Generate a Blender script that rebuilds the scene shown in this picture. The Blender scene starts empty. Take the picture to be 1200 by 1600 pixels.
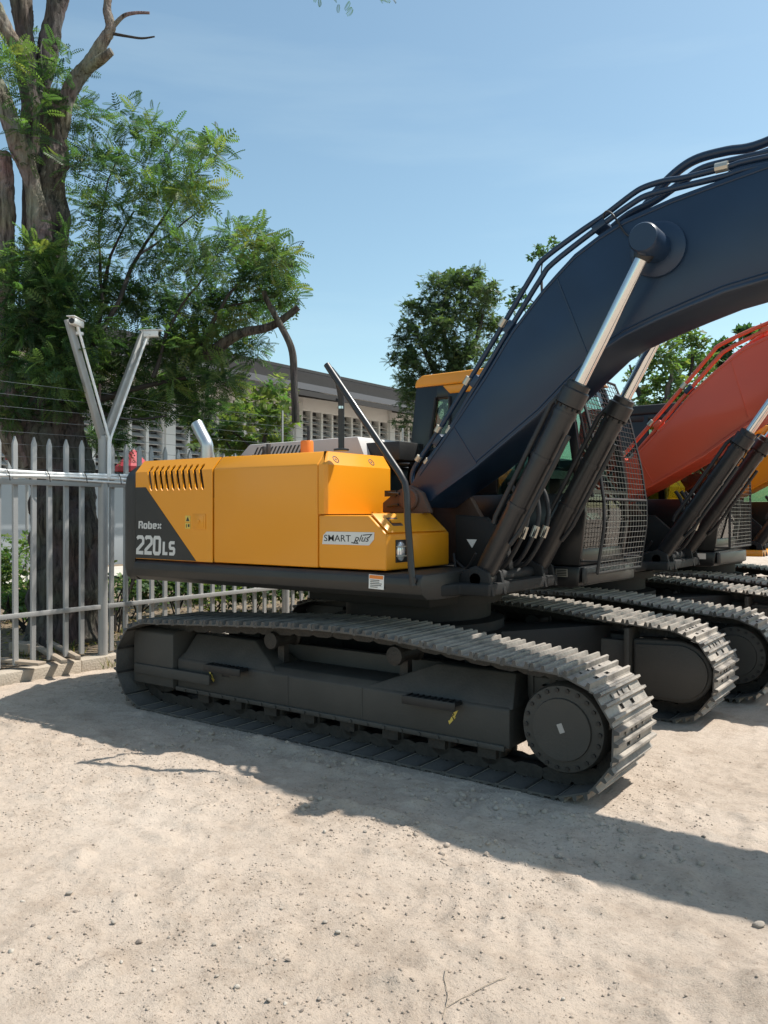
import bpy, bmesh, math, random
import numpy as np
from mathutils import Vector, Matrix
random.seed(7); rng = np.random.default_rng(11)
S = bpy.context.scene
C = S.collection
R = math.radians

# ------------------------------------------------------------------ camera
cam_d = bpy.data.cameras.new('camera'); cam = bpy.data.objects.new('camera', cam_d); C.objects.link(cam)
YAW = 35.628
cam.location = (0, 0, 1.8); cam.rotation_euler = (R(90), 0, R(YAW))
cam_d.sensor_fit = 'HORIZONTAL'; cam_d.sensor_width = 36; cam_d.lens = 38.7
cam_d.clip_start = .05; cam_d.clip_end = 3000
S.camera = cam
S.render.resolution_x = 768; S.render.resolution_y = 1024

# ------------------------------------------------------------------ sky, sun, exposure
KX, KY = .408, .459                       # shadow offset per metre of height
W = bpy.data.worlds.new('World'); S.world = W; W.use_nodes = True
nt = W.node_tree; nt.nodes.clear()
sky = nt.nodes.new('ShaderNodeTexSky'); sky.sky_type = 'NISHITA'; sky.sun_disc = False
sky.sun_elevation = math.atan2(1, math.hypot(KX, KY)); sky.sun_rotation = math.atan2(KX, KY)
sky.altitude = 50; sky.air_density = 1.0; sky.dust_density = 1.0; sky.ozone_density = .55
bg = nt.nodes.new('ShaderNodeBackground'); bg.inputs[1].default_value = .128
wo = nt.nodes.new('ShaderNodeOutputWorld')
tcw = nt.nodes.new('ShaderNodeTexCoord'); mpw = nt.nodes.new('ShaderNodeMapping'); mpw.inputs['Scale'].default_value = (1.2, 1.2, 9); mpw.inputs['Rotation'].default_value = (R(4), R(-5), 0)
nw = nt.nodes.new('ShaderNodeTexNoise'); nw.inputs['Scale'].default_value = 1.6; nw.inputs['Detail'].default_value = 7; nw.inputs['Roughness'].default_value = .55
mrw = nt.nodes.new('ShaderNodeMapRange'); mrw.inputs[1].default_value = .5; mrw.inputs[2].default_value = .85; mrw.inputs[4].default_value = .10     # thin high cirrus
mxw = nt.nodes.new('ShaderNodeMix'); mxw.data_type = 'RGBA'; mxw.inputs[7].default_value = (6.6, 6.9, 7.2, 1)
nt.links.new(tcw.outputs['Generated'], mpw.inputs[0]); nt.links.new(mpw.outputs[0], nw.inputs['Vector']); nt.links.new(nw.outputs[0], mrw.inputs[0]); nt.links.new(mrw.outputs[0], mxw.inputs[0])
nt.links.new(sky.outputs[0], mxw.inputs[6]); gr = nt.nodes.new('ShaderNodeMix'); gr.data_type = 'RGBA'; gr.blend_type = 'MULTIPLY'; gr.inputs[0].default_value = 1; gr.inputs[7].default_value = (1.0, 1.10, .97, 1)   # hazier, greener blue than the clean-air model
nt.links.new(mxw.outputs[2], gr.inputs[6]); nt.links.new(gr.outputs[2], bg.inputs[0]); nt.links.new(bg.outputs[0], wo.inputs[0])
sd = bpy.data.lights.new('sun', 'SUN'); sd.energy = 4.3; sd.angle = R(.55); sd.color = (1, .955, .88)
sun = bpy.data.objects.new('sun', sd); C.objects.link(sun)
sun.rotation_euler = Vector((-KX, -KY, -1)).to_track_quat('-Z', 'Y').to_euler()
sun.location = (10, 12, 25)
S.view_settings.view_transform = 'Standard'; S.view_settings.look = 'None'
S.view_settings.exposure = .5; S.view_settings.gamma = 1

# ------------------------------------------------------------------ materials
M = {}
def pmat(name, col, rough=.5, metal=0, var=.15, scale=6, bump=0, bscale=60, dust=0, dcol=(.36, .29, .22), coat=0, up=True, stretch=None):
    m = bpy.data.materials.new(name); m.use_nodes = True; M[name] = m
    t = m.node_tree; b = t.nodes['Principled BSDF']; L = t.links.new
    b.inputs['Roughness'].default_value = rough; b.inputs['Metallic'].default_value = metal
    if coat: b.inputs['Coat Weight'].default_value = coat; b.inputs['Coat Roughness'].default_value = .12
    tc = t.nodes.new('ShaderNodeTexCoord'); src = tc.outputs['Object']
    if stretch:
        mp = t.nodes.new('ShaderNodeMapping'); mp.inputs['Scale'].default_value = stretch; L(src, mp.inputs[0]); src = mp.outputs[0]
    n = t.nodes.new('ShaderNodeTexNoise'); n.inputs['Scale'].default_value = scale; n.inputs['Detail'].default_value = 6; L(src, n.inputs['Vector'])
    mx = t.nodes.new('ShaderNodeMix'); mx.data_type = 'RGBA'
    mx.inputs[6].default_value = (*[c*(1-var) for c in col], 1); mx.inputs[7].default_value = (*[min(1, c*(1+var)) for c in col], 1)
    L(n.outputs[0], mx.inputs[0]); out = mx.outputs[2]
    if dust:
        n2 = t.nodes.new('ShaderNodeTexNoise'); n2.inputs['Scale'].default_value = scale*.45; n2.inputs['Detail'].default_value = 8; n2.inputs['Roughness'].default_value = .65; L(src, n2.inputs['Vector'])
        rp = t.nodes.new('ShaderNodeMapRange'); rp.inputs[1].default_value = .38; rp.inputs[2].default_value = .75; L(n2.outputs[0], rp.inputs[0])
        f = t.nodes.new('ShaderNodeMath'); f.operation = 'MULTIPLY'; f.inputs[1].default_value = dust; L(rp.outputs[0], f.inputs[0]); fo = f.outputs[0]
        if up:
            ge = t.nodes.new('ShaderNodeNewGeometry'); sx = t.nodes.new('ShaderNodeSeparateXYZ'); L(ge.outputs['Normal'], sx.inputs[0])
            r2 = t.nodes.new('ShaderNodeMapRange'); r2.inputs[1].default_value = .1; r2.inputs[2].default_value = .9; r2.inputs[3].default_value = .25; r2.inputs[4].default_value = 1; L(sx.outputs[2], r2.inputs[0])
            f2 = t.nodes.new('ShaderNodeMath'); f2.operation = 'MULTIPLY'; L(fo, f2.inputs[0]); L(r2.outputs[0], f2.inputs[1]); fo = f2.outputs[0]
        m2 = t.nodes.new('ShaderNodeMix'); m2.data_type = 'RGBA'; m2.inputs[7].default_value = (*dcol, 1); L(fo, m2.inputs[0]); L(out, m2.inputs[6]); out = m2.outputs[2]
        rr = t.nodes.new('ShaderNodeMapRange'); rr.inputs[3].default_value = rough; rr.inputs[4].default_value = .9; L(fo, rr.inputs[0]); L(rr.outputs[0], b.inputs['Roughness'])
    L(out, b.inputs['Base Color'])
    if bump:
        n3 = t.nodes.new('ShaderNodeTexNoise'); n3.inputs['Scale'].default_value = bscale; n3.inputs['Detail'].default_value = 7; L(src, n3.inputs['Vector'])
        bp = t.nodes.new('ShaderNodeBump'); bp.inputs['Strength'].default_value = bump; bp.inputs['Distance'].default_value = .02; L(n3.outputs[0], bp.inputs['Height']); L(bp.outputs[0], b.inputs['Normal'])
    return m
pmat('yellow', (.79, .305, .009), .34, 0, .05, 2, .02, 4, .12, (.55, .34, .14), .15)
pmat('charcoal', (.019, .020, .0195), .42, 0, .15, 5, .03, 40, .12)
pmat('boom_black', (.008, .026, .060), .42, 0, .25, 3, .05, 5, .05, (.12, .11, .1), .1)  # blue in this base colour stands in for sky reflected on black paint
pmat('cab_black', (.007, .008, .0095), .3, 0, .2, 4, .02, 30, .08, (.1, .09, .08))
pmat('grimy_black', (.008, .0078, .0076), .7, 0, .3, 5, .1, 40)
pmat('machine_black', (.017, .0165, .018), .38, 0, .25, 5, .05, 30, .2, (.12, .1, .09), .1)
pmat('red_paint', (.72, .10, .045), .38, 0, .08, 3, .03, 6, .15, (.5, .3, .22), .15)
pmat('frame_black', (.013, .013, .0135), .5, 0, .25, 6, .1, 60, .22, (.2, .17, .14))
pmat('shoe_shade_dirt', (.085, .078, .07), .75, 0, .3, 7, .3, 50, .5, (.2, .17, .14), up=False)
pmat('track_frame', (.05, .046, .04), .6, 0, .25, 4, .15, 50, .5, (.16, .14, .115))
pmat('shoe_steel', (.17, .155, .14), .45, .25, .35, 7, .3, 40, .9, (.52, .46, .39), up=False)
pmat('link_steel', (.03, .027, .025), .55, .2, .3, 20, .3, 60, .5, (.09, .075, .06), up=False)
pmat('rust_brown', (.07, .035, .025), .6, 0, .3, 8, .1, 40, .3)
pmat('chrome', (.72, .70, .68), .14, 1, .05, 30)
pmat('galv_pipe', (.55, .55, .54), .34, .9, .15, 14)
pmat('rubber', (.018, .018, .02), .55, 0, .2, 20, .1, 90, .15)
pmat('fitting', (.50, .47, .40), .35, .7, .15, 30)
pmat('white_paint', (.78, .77, .74), .45, 0, .06, 3)
pmat('panel_grey', (.52, .5, .48), .5, 0, .1, 8, 0, 40, .3)
pmat('silver_decal', (.62, .62, .64), .3, .6, .08, 10)
pmat('letter_silver', (.62, .62, .60), .4, .15, .06, 10)
pmat('letter_black', (.015, .015, .016), .4, 0, .05)
pmat('sticker_white', (.75, .74, .7), .5, 0, .06, 30)
pmat('sticker_orange', (.75, .22, .03), .5, 0, .05)
pmat('sticker_yellow', (.72, .52, .1), .5, 0, .1, 30)
pmat('sticker_cyan', (.02, .55, .6), .4, 0, .05)
pmat('lamp_lens', (.75, .76, .78), .12, .6, .1, 20)
pmat('seat_cloth', (.03, .03, .035), .8, 0, .2)
pmat('fence_grey', (.37, .365, .355), .45, .25, .12, 7, .05, 50, .25)
pmat('conduit_white', (.82, .82, .81), .35, 0, .06, 12)
pmat('wire_steel', (.16, .16, .165), .35, .7, .1)
pmat('concrete', (.42, .36, .29), .9, 0, .22, 5, .5, 45, .3, (.5, .42, .33))
pmat('soil', (.17, .125, .085), .95, 0, .5, 5, .7, 40, .45, (.33, .25, .16))

def bark(name, c0, c1, c2):
    m = bpy.data.materials.new(name); m.use_nodes = True; M[name] = m; t = m.node_tree; L = t.links.new; b = t.nodes['Principled BSDF']; b.inputs['Roughness'].default_value = .92
    tc = t.nodes.new('ShaderNodeTexCoord'); mp = t.nodes.new('ShaderNodeMapping'); mp.inputs['Scale'].default_value = (16, 16, 2.2); L(tc.outputs['Object'], mp.inputs[0])
    n = t.nodes.new('ShaderNodeTexNoise'); n.inputs['Scale'].default_value = 1; n.inputs['Detail'].default_value = 8; n.inputs['Roughness'].default_value = .62; n.inputs['Distortion'].default_value = .6; L(mp.outputs[0], n.inputs['Vector'])
    n2 = t.nodes.new('ShaderNodeTexNoise'); n2.inputs['Scale'].default_value = 2.2; n2.inputs['Detail'].default_value = 4; L(tc.outputs['Object'], n2.inputs['Vector'])
    r = t.nodes.new('ShaderNodeValToRGB'); e = r.color_ramp.elements; e[0].position = .36; e[0].color = (*c0, 1); e[1].position = .68; e[1].color = (*c2, 1); k = e.new(.5); k.color = (*c1, 1); L(n.outputs[0], r.inputs[0])
    mx = t.nodes.new('ShaderNodeMix'); mx.data_type = 'RGBA'; mx.blend_type = 'MULTIPLY'; mx.inputs[0].default_value = .6; L(r.outputs[0], mx.inputs[6]); L(n2.outputs[1], mx.inputs[7]); L(mx.outputs[2], b.inputs['Base Color'])
    bp = t.nodes.new('ShaderNodeBump'); bp.inputs['Strength'].default_value = 1; bp.inputs['Distance'].default_value = .06; L(n.outputs[0], bp.inputs['Height']); L(bp.outputs[0], b.inputs['Normal'])
bark('bark', (.025, .02, .017), (.11, .09, .075), (.17, .145, .125)); bark('bark_pale', (.06, .045, .036), (.26, .215, .18), (.36, .31, .27))  # the main bark is darkened, carrying the trunk's shade in its colour
pmat('twig', (.035, .03, .026), .85, 0, .3, 10, .4, 20)
pmat('plank', (.36, .29, .22), .85, 0, .3, 6, .5, 20, stretch=(1, 8, 8))
pmat('wall_white', (.74, .735, .73), .85, 0, .08, 1.2, .1, 20, .25, (.5, .47, .44), up=False)
pmat('wall_lower', (.34, .365, .385), .85, 0, .08, .9, .1, 20)
pmat('vent_dark', (.10, .10, .105), .9, 0, .2, 4)
pmat('slat_grey', (.44, .43, .42), .85, 0, .15, 4)
pmat('roof_sheet', (.46, .45, .445), .8, 0, .25, .8, .2, 20, .3, (.2, .19, .18), up=False)
pmat('roof_edge', (.04, .038, .038), .85, 0, .2, 3)
pmat('red_canopy', (.40, .035, .045), .6, 0, .12, 3)
pmat('path', (.52, .48, .42), .9, 0, .15, 2, .2, 30)
pmat('stone_a', (.44, .375, .31), .9, 0, .3, 18, .5, 40)
pmat('stone_b', (.50, .44, .37), .85, 0, .2, 18, .4, 40)
pmat('stone_c', (.27, .22, .18), .9, 0, .3, 18, .5, 40)
def glass(name, tint, refl=.10):
    m = bpy.data.materials.new(name); m.use_nodes = True; M[name] = m; t = m.node_tree; t.nodes.clear()
    o = t.nodes.new('ShaderNodeOutputMaterial'); tr = t.nodes.new('ShaderNodeBsdfTransparent'); tr.inputs[0].default_value = (*tint, 1)
    gl = t.nodes.new('ShaderNodeBsdfGlossy'); gl.inputs['Roughness'].default_value = .03
    fr = t.nodes.new('ShaderNodeFresnel'); fr.inputs[0].default_value = 1.5
    mx = t.nodes.new('ShaderNodeMixShader'); L = t.links.new
    L(fr.outputs[0], mx.inputs[0]); L(tr.outputs[0], mx.inputs[1]); L(gl.outputs[0], mx.inputs[2]); L(mx.outputs[0], o.inputs[0])
glass('cab_glass', (.62, .74, .68))
def leaf_mat(name, trans=.52, rough=.5):
    m = bpy.data.materials.new(name); m.use_nodes = True; M[name] = m; t = m.node_tree; L = t.links.new
    b = t.nodes['Principled BSDF']; b.inputs['Roughness'].default_value = rough
    a = t.nodes.new('ShaderNodeAttribute'); a.attribute_name = 'col'; L(a.outputs[0], b.inputs['Base Color'])
    tl = t.nodes.new('ShaderNodeBsdfTranslucent')
    g = t.nodes.new('ShaderNodeMix'); g.data_type = 'RGBA'; g.blend_type = 'MULTIPLY'; g.inputs[0].default_value = 1; g.inputs[7].default_value = (1.3, 1.45, .65, 1)
    L(a.outputs[0], g.inputs[6]); L(g.outputs[2], tl.inputs[0])
    mx = t.nodes.new('ShaderNodeMixShader'); mx.inputs[0].default_value = trans
    L(b.outputs[0], mx.inputs[1]); L(tl.outputs[0], mx.inputs[2]); L(mx.outputs[0], t.nodes['Material Output'].inputs[0])
leaf_mat('leaf')
def ground_mat():
    m = bpy.data.materials.new('sand'); m.use_nodes = True; M['sand'] = m; t = m.node_tree; L = t.links.new; b = t.nodes['Principled BSDF']; b.inputs['Roughness'].default_value = .95
    tc = t.nodes.new('ShaderNodeTexCoord')
    def noise(s, d=6, r=.6):
        n = t.nodes.new('ShaderNodeTexNoise'); n.inputs['Scale'].default_value = s; n.inputs['Detail'].default_value = d; n.inputs['Roughness'].default_value = r; L(tc.outputs['Object'], n.inputs['Vector']); return n.outputs[0]
    def ramp(x, stops):
        r = t.nodes.new('ShaderNodeValToRGB'); L(x, r.inputs[0]); e = r.color_ramp.elements
        e[0].position, e[0].color = stops[0][0], (*stops[0][1], 1); e[1].position, e[1].color = stops[-1][0], (*stops[-1][1], 1)
        for p, c in stops[1:-1]: k = e.new(p); k.color = (*c, 1)
        return r.outputs[0]
    def mix(f, a, bb, mode='MIX'):
        x = t.nodes.new('ShaderNodeMix'); x.data_type = 'RGBA'; x.blend_type = mode
        for s, i in ((f, 0), (a, 6), (bb, 7)):
            if isinstance(s, (float, int)): x.inputs[i].default_value = s
            else: L(s, x.inputs[i])
        return x.outputs[2]
    base = ramp(noise(.55, 5), [(.3, (.405, .325, .255)), (.5, (.475, .388, .312)), (.72, (.525, .443, .368))])
    mid = ramp(noise(4.5, 8, .7), [(.3, (.76, .735, .71)), (.52, (1, 1, 1)), (.8, (1.06, 1.06, 1.06))])
    fine = ramp(noise(55, 4, .7), [(.30, (.50, .46, .43)), (.42, (1, 1, 1)), (.75, (1.12, 1.12, 1.12))])
    c = mix(1., base, mid, 'MULTIPLY'); c = mix(.75, c, fine, 'MULTIPLY')
    L(c, b.inputs['Base Color'])
    b1 = t.nodes.new('ShaderNodeBump'); b1.inputs['Strength'].default_value = .6; b1.inputs['Distance'].default_value = .03; L(noise(22, 10, .72), b1.inputs['Height'])
    b2 = t.nodes.new('ShaderNodeBump'); b2.inputs['Strength'].default_value = .6; b2.inputs['Distance'].default_value = .009; L(noise(130, 5, .7), b2.inputs['Height']); L(b1.outputs[0], b2.inputs['Normal'])
    L(b2.outputs[0], b.inputs['Normal'])
ground_mat()

# ------------------------------------------------------------------ mesh helpers
def tag(o, label=None, cat=None, group=None, kind=None):
    if label: o['label'] = label
    if cat: o['category'] = cat
    if group: o['group'] = group
    if kind: o['kind'] = kind
    return o
def empty(name, loc=(0, 0, 0)):
    o = bpy.data.objects.new(name, None); o.location = loc; o.empty_display_size = .2; C.objects.link(o); return o
def link(name, mesh, parent=None):
    o = bpy.data.objects.new(name, mesh); C.objects.link(o); o.parent = parent; return o
class MB:
    """collects shapes into one mesh; O is subtracted from every vertex"""
    O = (0, 0, 0)
    def __init__(s): s.v = []; s.f = []
    def add(s, vs, fs):
        n = len(s.v); s.v += [tuple(p) for p in vs]; s.f += [tuple(i+n for i in f) for f in fs]; return s
    def box(s, x0, x1, y0, y1, z0, z1):
        return s.add([(x0,y0,z0),(x1,y0,z0),(x1,y1,z0),(x0,y1,z0),(x0,y0,z1),(x1,y0,z1),(x1,y1,z1),(x0,y1,z1)],
                     [(0,3,2,1),(4,5,6,7),(0,1,5,4),(1,2,6,5),(2,3,7,6),(3,0,4,7)])
    def obox(s, c, half, m):
        vs = [Vector(c) + m @ Vector((half[0]*a, half[1]*b, half[2]*d)) for d in (-1,1) for a, b in ((-1,-1),(1,-1),(1,1),(-1,1))]
        return s.add(vs, [(0,3,2,1),(4,5,6,7),(0,1,5,4),(1,2,6,5),(2,3,7,6),(3,0,4,7)])
    def prism(s, poly, y0, y1):                    # polygon in (x,z), extruded along y
        n = len(poly); return s.add([(x, y0, z) for x, z in poly] + [(x, y1, z) for x, z in poly],
            [tuple(range(n))[::1], tuple(range(n, 2*n))[::-1]] + [(i+n, (i+1) % n + n, (i+1) % n, i)[::1] for i in range(n)])
    def prismx(s, poly, x0, x1):                   # polygon in (y,z), extruded along x
        n = len(poly); return s.add([(x0, y, z) for y, z in poly] + [(x1, y, z) for y, z in poly],
            [tuple(range(n)), tuple(range(n, 2*n))[::-1]] + [(i+n, (i+1) % n + n, (i+1) % n, i) for i in range(n)])
    def prismz(s, poly, z0, z1):
        n = len(poly); return s.add([(x, y, z0) for x, y in poly] + [(x, y, z1) for x, y in poly],
            [tuple(range(n))[::-1], tuple(range(n, 2*n))] + [(i, (i+1) % n, (i+1) % n + n, i+n) for i in range(n)])
    def tube(s, pts, r, n=8, cap=True):
        P = [Vector(p) for p in pts]; rr = r if isinstance(r, (list, tuple)) else [r]*len(P)
        T = [(P[min(i+1, len(P)-1)] - P[max(i-1, 0)]).normalized() for i in range(len(P))]
        u = T[0].orthogonal().normalized(); vs = []; fs = []
        for i, p in enumerate(P):
            u = (u - T[i]*u.dot(T[i])).normalized(); w = T[i].cross(u)
            vs += [p + (u*math.cos(2*math.pi*k/n) + w*math.sin(2*math.pi*k/n))*rr[i] for k in range(n)]
        for i in range(len(P)-1):
            for k in range(n): a = i*n+k; b = i*n+(k+1) % n; fs.append((a, b, b+n, a+n))
        if cap: fs.append(tuple(range(n))[::-1]); fs.append(tuple(range(len(vs)-n, len(vs))))
        return s.add(vs, fs)
    def lathe(s, c, axis, prof, n=24):             # prof: (radius, distance along axis)
        a = Vector(axis).normalized(); u = a.orthogonal().normalized(); w = a.cross(u); c = Vector(c); vs = []; fs = []
        for r, h in prof: vs += [c + a*h + (u*math.cos(2*math.pi*k/n) + w*math.sin(2*math.pi*k/n))*r for k in range(n)]
        for i in range(len(prof)-1):
            for k in range(n): p = i*n+k; q = i*n+(k+1) % n; fs.append((p, q, q+n, p+n))
        fs.append(tuple(range(n))[::-1]); fs.append(tuple(range(len(vs)-n, len(vs))))
        return s.add(vs, fs)
    weld = 0
    def mesh(s, name, mat, bevel=0, seg=2, smooth=35):
        o = s.O; me = bpy.data.meshes.new(name); me.from_pydata([(v[0]-o[0], v[1]-o[1], v[2]-o[2]) for v in s.v], [], s.f)
        bm = bmesh.new(); bm.from_mesh(me)
        if s.weld: bmesh.ops.remove_doubles(bm, verts=bm.verts, dist=.0004)
        bmesh.ops.recalc_face_normals(bm, faces=bm.faces)
        if bevel:
            es = [e for e in bm.edges if len(e.link_faces) == 2 and e.calc_face_angle(0) > R(25)]
            bmesh.ops.bevel(bm, geom=es, offset=bevel, segments=seg, affect='EDGES', profile=.5, clamp_overlap=True)
        bm.to_mesh(me); bm.free()
        if smooth:
            me.polygons.foreach_set('use_smooth', [True]*len(me.polygons)); me.set_sharp_from_angle(angle=R(smooth))
        me.materials.append(M[mat]); return me
    def build(s, name, mat, parent=None, bevel=0, seg=2, smooth=35):
        return link(name, s.mesh(name, mat, bevel, seg, smooth), parent)
def smooth_path(pts, k=6):
    P = [Vector(p) for p in pts]; out = []
    for i in range(len(P)-1):
        a, b, c, d = P[max(i-1, 0)], P[i], P[i+1], P[min(i+2, len(P)-1)]
        for j in range(k):
            t = j/k; out.append(.5*((2*b) + (c-a)*t + (2*a-5*b+4*c-d)*t*t + (3*b-a-3*c+d)*t**3))
    return out + [P[-1]]
def vnoise(x, y, seed=0):
    xi = np.floor(x).astype(np.int64); yi = np.floor(y).astype(np.int64); fx = x-xi; fy = y-yi
    fx = fx*fx*(3-2*fx); fy = fy*fy*(3-2*fy)
    def h(a, b):
        n = (a*374761393 + b*668265263 + seed*974711) & 0x7fffffff; n = ((n ^ (n >> 13))*1274126177) & 0x7fffffff; return ((n ^ (n >> 16)) & 0xffff)/65535.
    return (h(xi, yi)*(1-fx)+h(xi+1, yi)*fx)*(1-fy) + (h(xi, yi+1)*(1-fx)+h(xi+1, yi+1)*fx)*fy
def fbm(x, y, o=4, seed=0, g=.5):
    a = 1; s = 0; t = 0
    for k in range(o): s = s + a*vnoise(x*2**k, y*2**k, seed+k); t += a; a *= g
    return s/t
th = R(YAW); FW = np.array((-math.sin(th), math.cos(th))); RT = np.array((math.cos(th), math.sin(th)))
def at(px, py, d):                                  # a direction of the survey and a distance -> a point of the place
    q = FW*d + RT*(px-600)/1290*d; return Vector((q[0], q[1], 1.8+(800-py)/1290*d))

# ------------------------------------------------------------------ ground
def ground_h(x, y):
    x = np.asarray(x, float); y = np.asarray(y, float)
    near = np.clip(1.3-np.hypot(x+3, y-4.5)/14, 0, 1)
    h = (fbm(x*.5, y*.5, 3, 1)-.5)*.05 + (fbm(x*2.2, y*2.2, 3, 5)-.5)*.020 + (fbm(x*9, y*9, 3, 9, .6)-.5)*.022 + (fbm(x*24, y*24, 2, 91, .6)-.5)*.011
    lump = np.clip(fbm(x*5+3, y*5, 3, 21)-.58, 0, 1); h = h + lump*.09
    # earth pushed up along the outer edge of the near crawler track
    rg = np.exp(-((y-4.66)/.10)**2)*np.clip((x+5.6)/1.2, 0, 1)*np.clip((-1.6-x)/.8, 0, 1)
    h = h + rg*(.012+.055*np.clip(fbm(x*4, y*6, 3, 33)-.4, 0, 1)*2)
    sh = np.exp(-((y-4.45)/.22)**2)*np.clip((x+5.8)/1, 0, 1)*np.clip((-1.3-x)/.6, 0, 1)
    h = h + sh*(.05*np.clip(fbm(x*7, y*7, 4, 130, .6)-.5, 0, 1) + .012*(fbm(x*18, y*18, 2, 140)-.5))
    # old rut edge and grouser prints on the right
    e = 3.93+.05*np.sin(x*1.7)
    h = h + .03*np.exp(-((y-e)/.05)**2)*np.clip((x+4.6)/.6, 0, 1)*np.clip((-1.2-x)/.5, 0, 1)*(.4+.9*vnoise(x*3, y*3, 3))
    pr = np.clip(1-np.abs(y-3.35)/.42, 0, 1)**.5*np.clip((x+2.9)/.4, 0, 1)
    h = h + pr*.009*np.sin((x*.93+y*.35)*2*math.pi/.17)*np.clip(fbm(x*1.3, y*1.3, 2, 77)*2-.7, 0, 1)
    pr2 = np.clip(1-np.abs(x+.75-.1*(y-6))/.45, 0, 1)*np.clip((y-5)/.5, 0, 1)
    h = h + pr2*.012*np.sin(y*2*math.pi/.2)
    for ax, ay, bx, by, w_, dp in ((-7.5, 2.9, -.2, 3.15, .17, .016), (-7.5, 2.1, .3, 2.45, .17, .014), (-1.2, 2.0, -.2, 7.5, .22, .012), (-6.8, 3.5, -2.2, 2.3, .14, .010)):
        L_ = math.hypot(bx-ax, by-ay); ux, uy = (bx-ax)/L_, (by-ay)/L_; u = (x-ax)*ux+(y-ay)*uy; v = -(x-ax)*uy+(y-ay)*ux+.10*np.sin(u*.9)
        msk = np.clip(fbm(u*1.1, v*2, 2, 203)*2.4-.75, 0, 1)
        h = h + msk*dp*(-np.exp(-(v/w_)**4)+.7*np.exp(-((np.abs(v)-w_*1.15)/.045)**2)) + msk*.0045*np.exp(-(v/w_)**4)*np.sign(np.sin((u+np.abs(v)*.6)*2*math.pi/.085))
    # pale mound, bottom right
    h = h + .07*np.exp(-(((x+.55)/.33)**2+((y-3.3)/.3)**2))*(.6+.7*fbm(x*6, y*6, 3, 55))
    flat = np.clip((y-4.72)/.1, 0, 1)*np.clip((8.0-y)/.3, 0, 1)*np.clip((x+6.5)/.3, 0, 1)*np.clip((-1.8-x)/.2, 0, 1)
    h = h*(1-.7*flat) + .004*flat
    return h*near
def axis_steps(a, b, step, far):
    mid = np.arange(a, b, step); out = []; d = step; p = b
    while p < far: out.append(p); d *= 1.16; p += d
    lo = []; d = step; p = a
    while p > -far: d *= 1.16; p -= d; lo.append(p)
    return np.array(lo[::-1]+list(mid)+out)
def build_ground():
    xs = axis_steps(-8.3, .9, .021, 900); ys = axis_steps(1.9, 6.2, .021, 900)
    X, Y = np.meshgrid(xs, ys, indexing='ij'); Z = ground_h(X, Y)
    nx, ny = X.shape; co = np.stack([X, Y, Z], -1).reshape(-1, 3)
    i = np.arange(nx*ny).reshape(nx, ny); q = np.stack([i[:-1,:-1], i[1:,:-1], i[1:,1:], i[:-1,1:]], -1).reshape(-1, 4)
    me = quads_mesh('ground', co, q, 'sand'); me.polygons.foreach_set('use_smooth', np.ones(len(q), bool))
    tag(link('ground', me), 'pale sandy yard strewn with gravel and old track marks', kind='structure')
def quads_mesh(name, co, q, mat, col=None):
    me = bpy.data.meshes.new(name); k = q.shape[1]
    me.vertices.add(len(co)); me.vertices.foreach_set('co', np.ascontiguousarray(co, np.float32).ravel())
    me.loops.add(q.size); me.loops.foreach_set('vertex_index', q.astype(np.int32).ravel())
    me.polygons.add(len(q)); me.polygons.foreach_set('loop_start', np.arange(0, q.size, k, dtype=np.int32))
    me.materials.append(M[mat])
    if col is not None:
        a = me.attributes.new('col', 'FLOAT_COLOR', 'POINT'); a.data.foreach_set('color', np.concatenate([col, np.ones((len(col), 1))], 1).astype(np.float32).ravel())
    me.update(calc_edges=True); me.validate(); return me
build_ground()

# garden ground behind the fence, kerb, path
def sheet(name, x0, x1, y0, y1, z, mat, n=60, amp=0, s=1.5):
    xs = np.linspace(x0, x1, n); ys = np.linspace(y0, y1, n); X, Y = np.meshgrid(xs, ys, indexing='ij')
    Z = z + amp*(fbm(X*s, Y*s, 4, 3)-.35); i = np.arange(n*n).reshape(n, n)
    q = np.stack([i[:-1,:-1], i[1:,:-1], i[1:,1:], i[:-1,1:]], -1).reshape(-1, 4)
    return link(name, quads_mesh(name, np.stack([X, Y, Z], -1).reshape(-1, 3), q, mat))
tag(sheet('garden_soil', -70, -8.36, -60, 90, .11, 'soil', 240, .06, .8), 'brown soil and leaf litter behind the fence', kind='structure')
tag(sheet('path', -20.6, -17.6, -50, 80, .2, 'path', 20), 'pale paved path in front of the white building', kind='structure')
kerb = MB(); y = -14.
while y < 40:
    L_ = 1.15; a = random.uniform(-.003, .003); zt = .135+random.uniform(-.004, .004)
    kerb = MB(); kerb.box(-8.37+a, -8.15+a+random.uniform(-.006, .006), y+.003, y+L_-.002, -.1, zt)
    if y == -14.: kroot = empty('kerb', (-8.26, 0, 0)); tag(kroot, 'low concrete kerb running along the foot of the fence', kind='structure')
    MB.O = (-8.26, 0, 0); kerb.build('kerb_stone', 'concrete', kroot, .012, 2); MB.O = (0, 0, 0); y += L_

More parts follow.
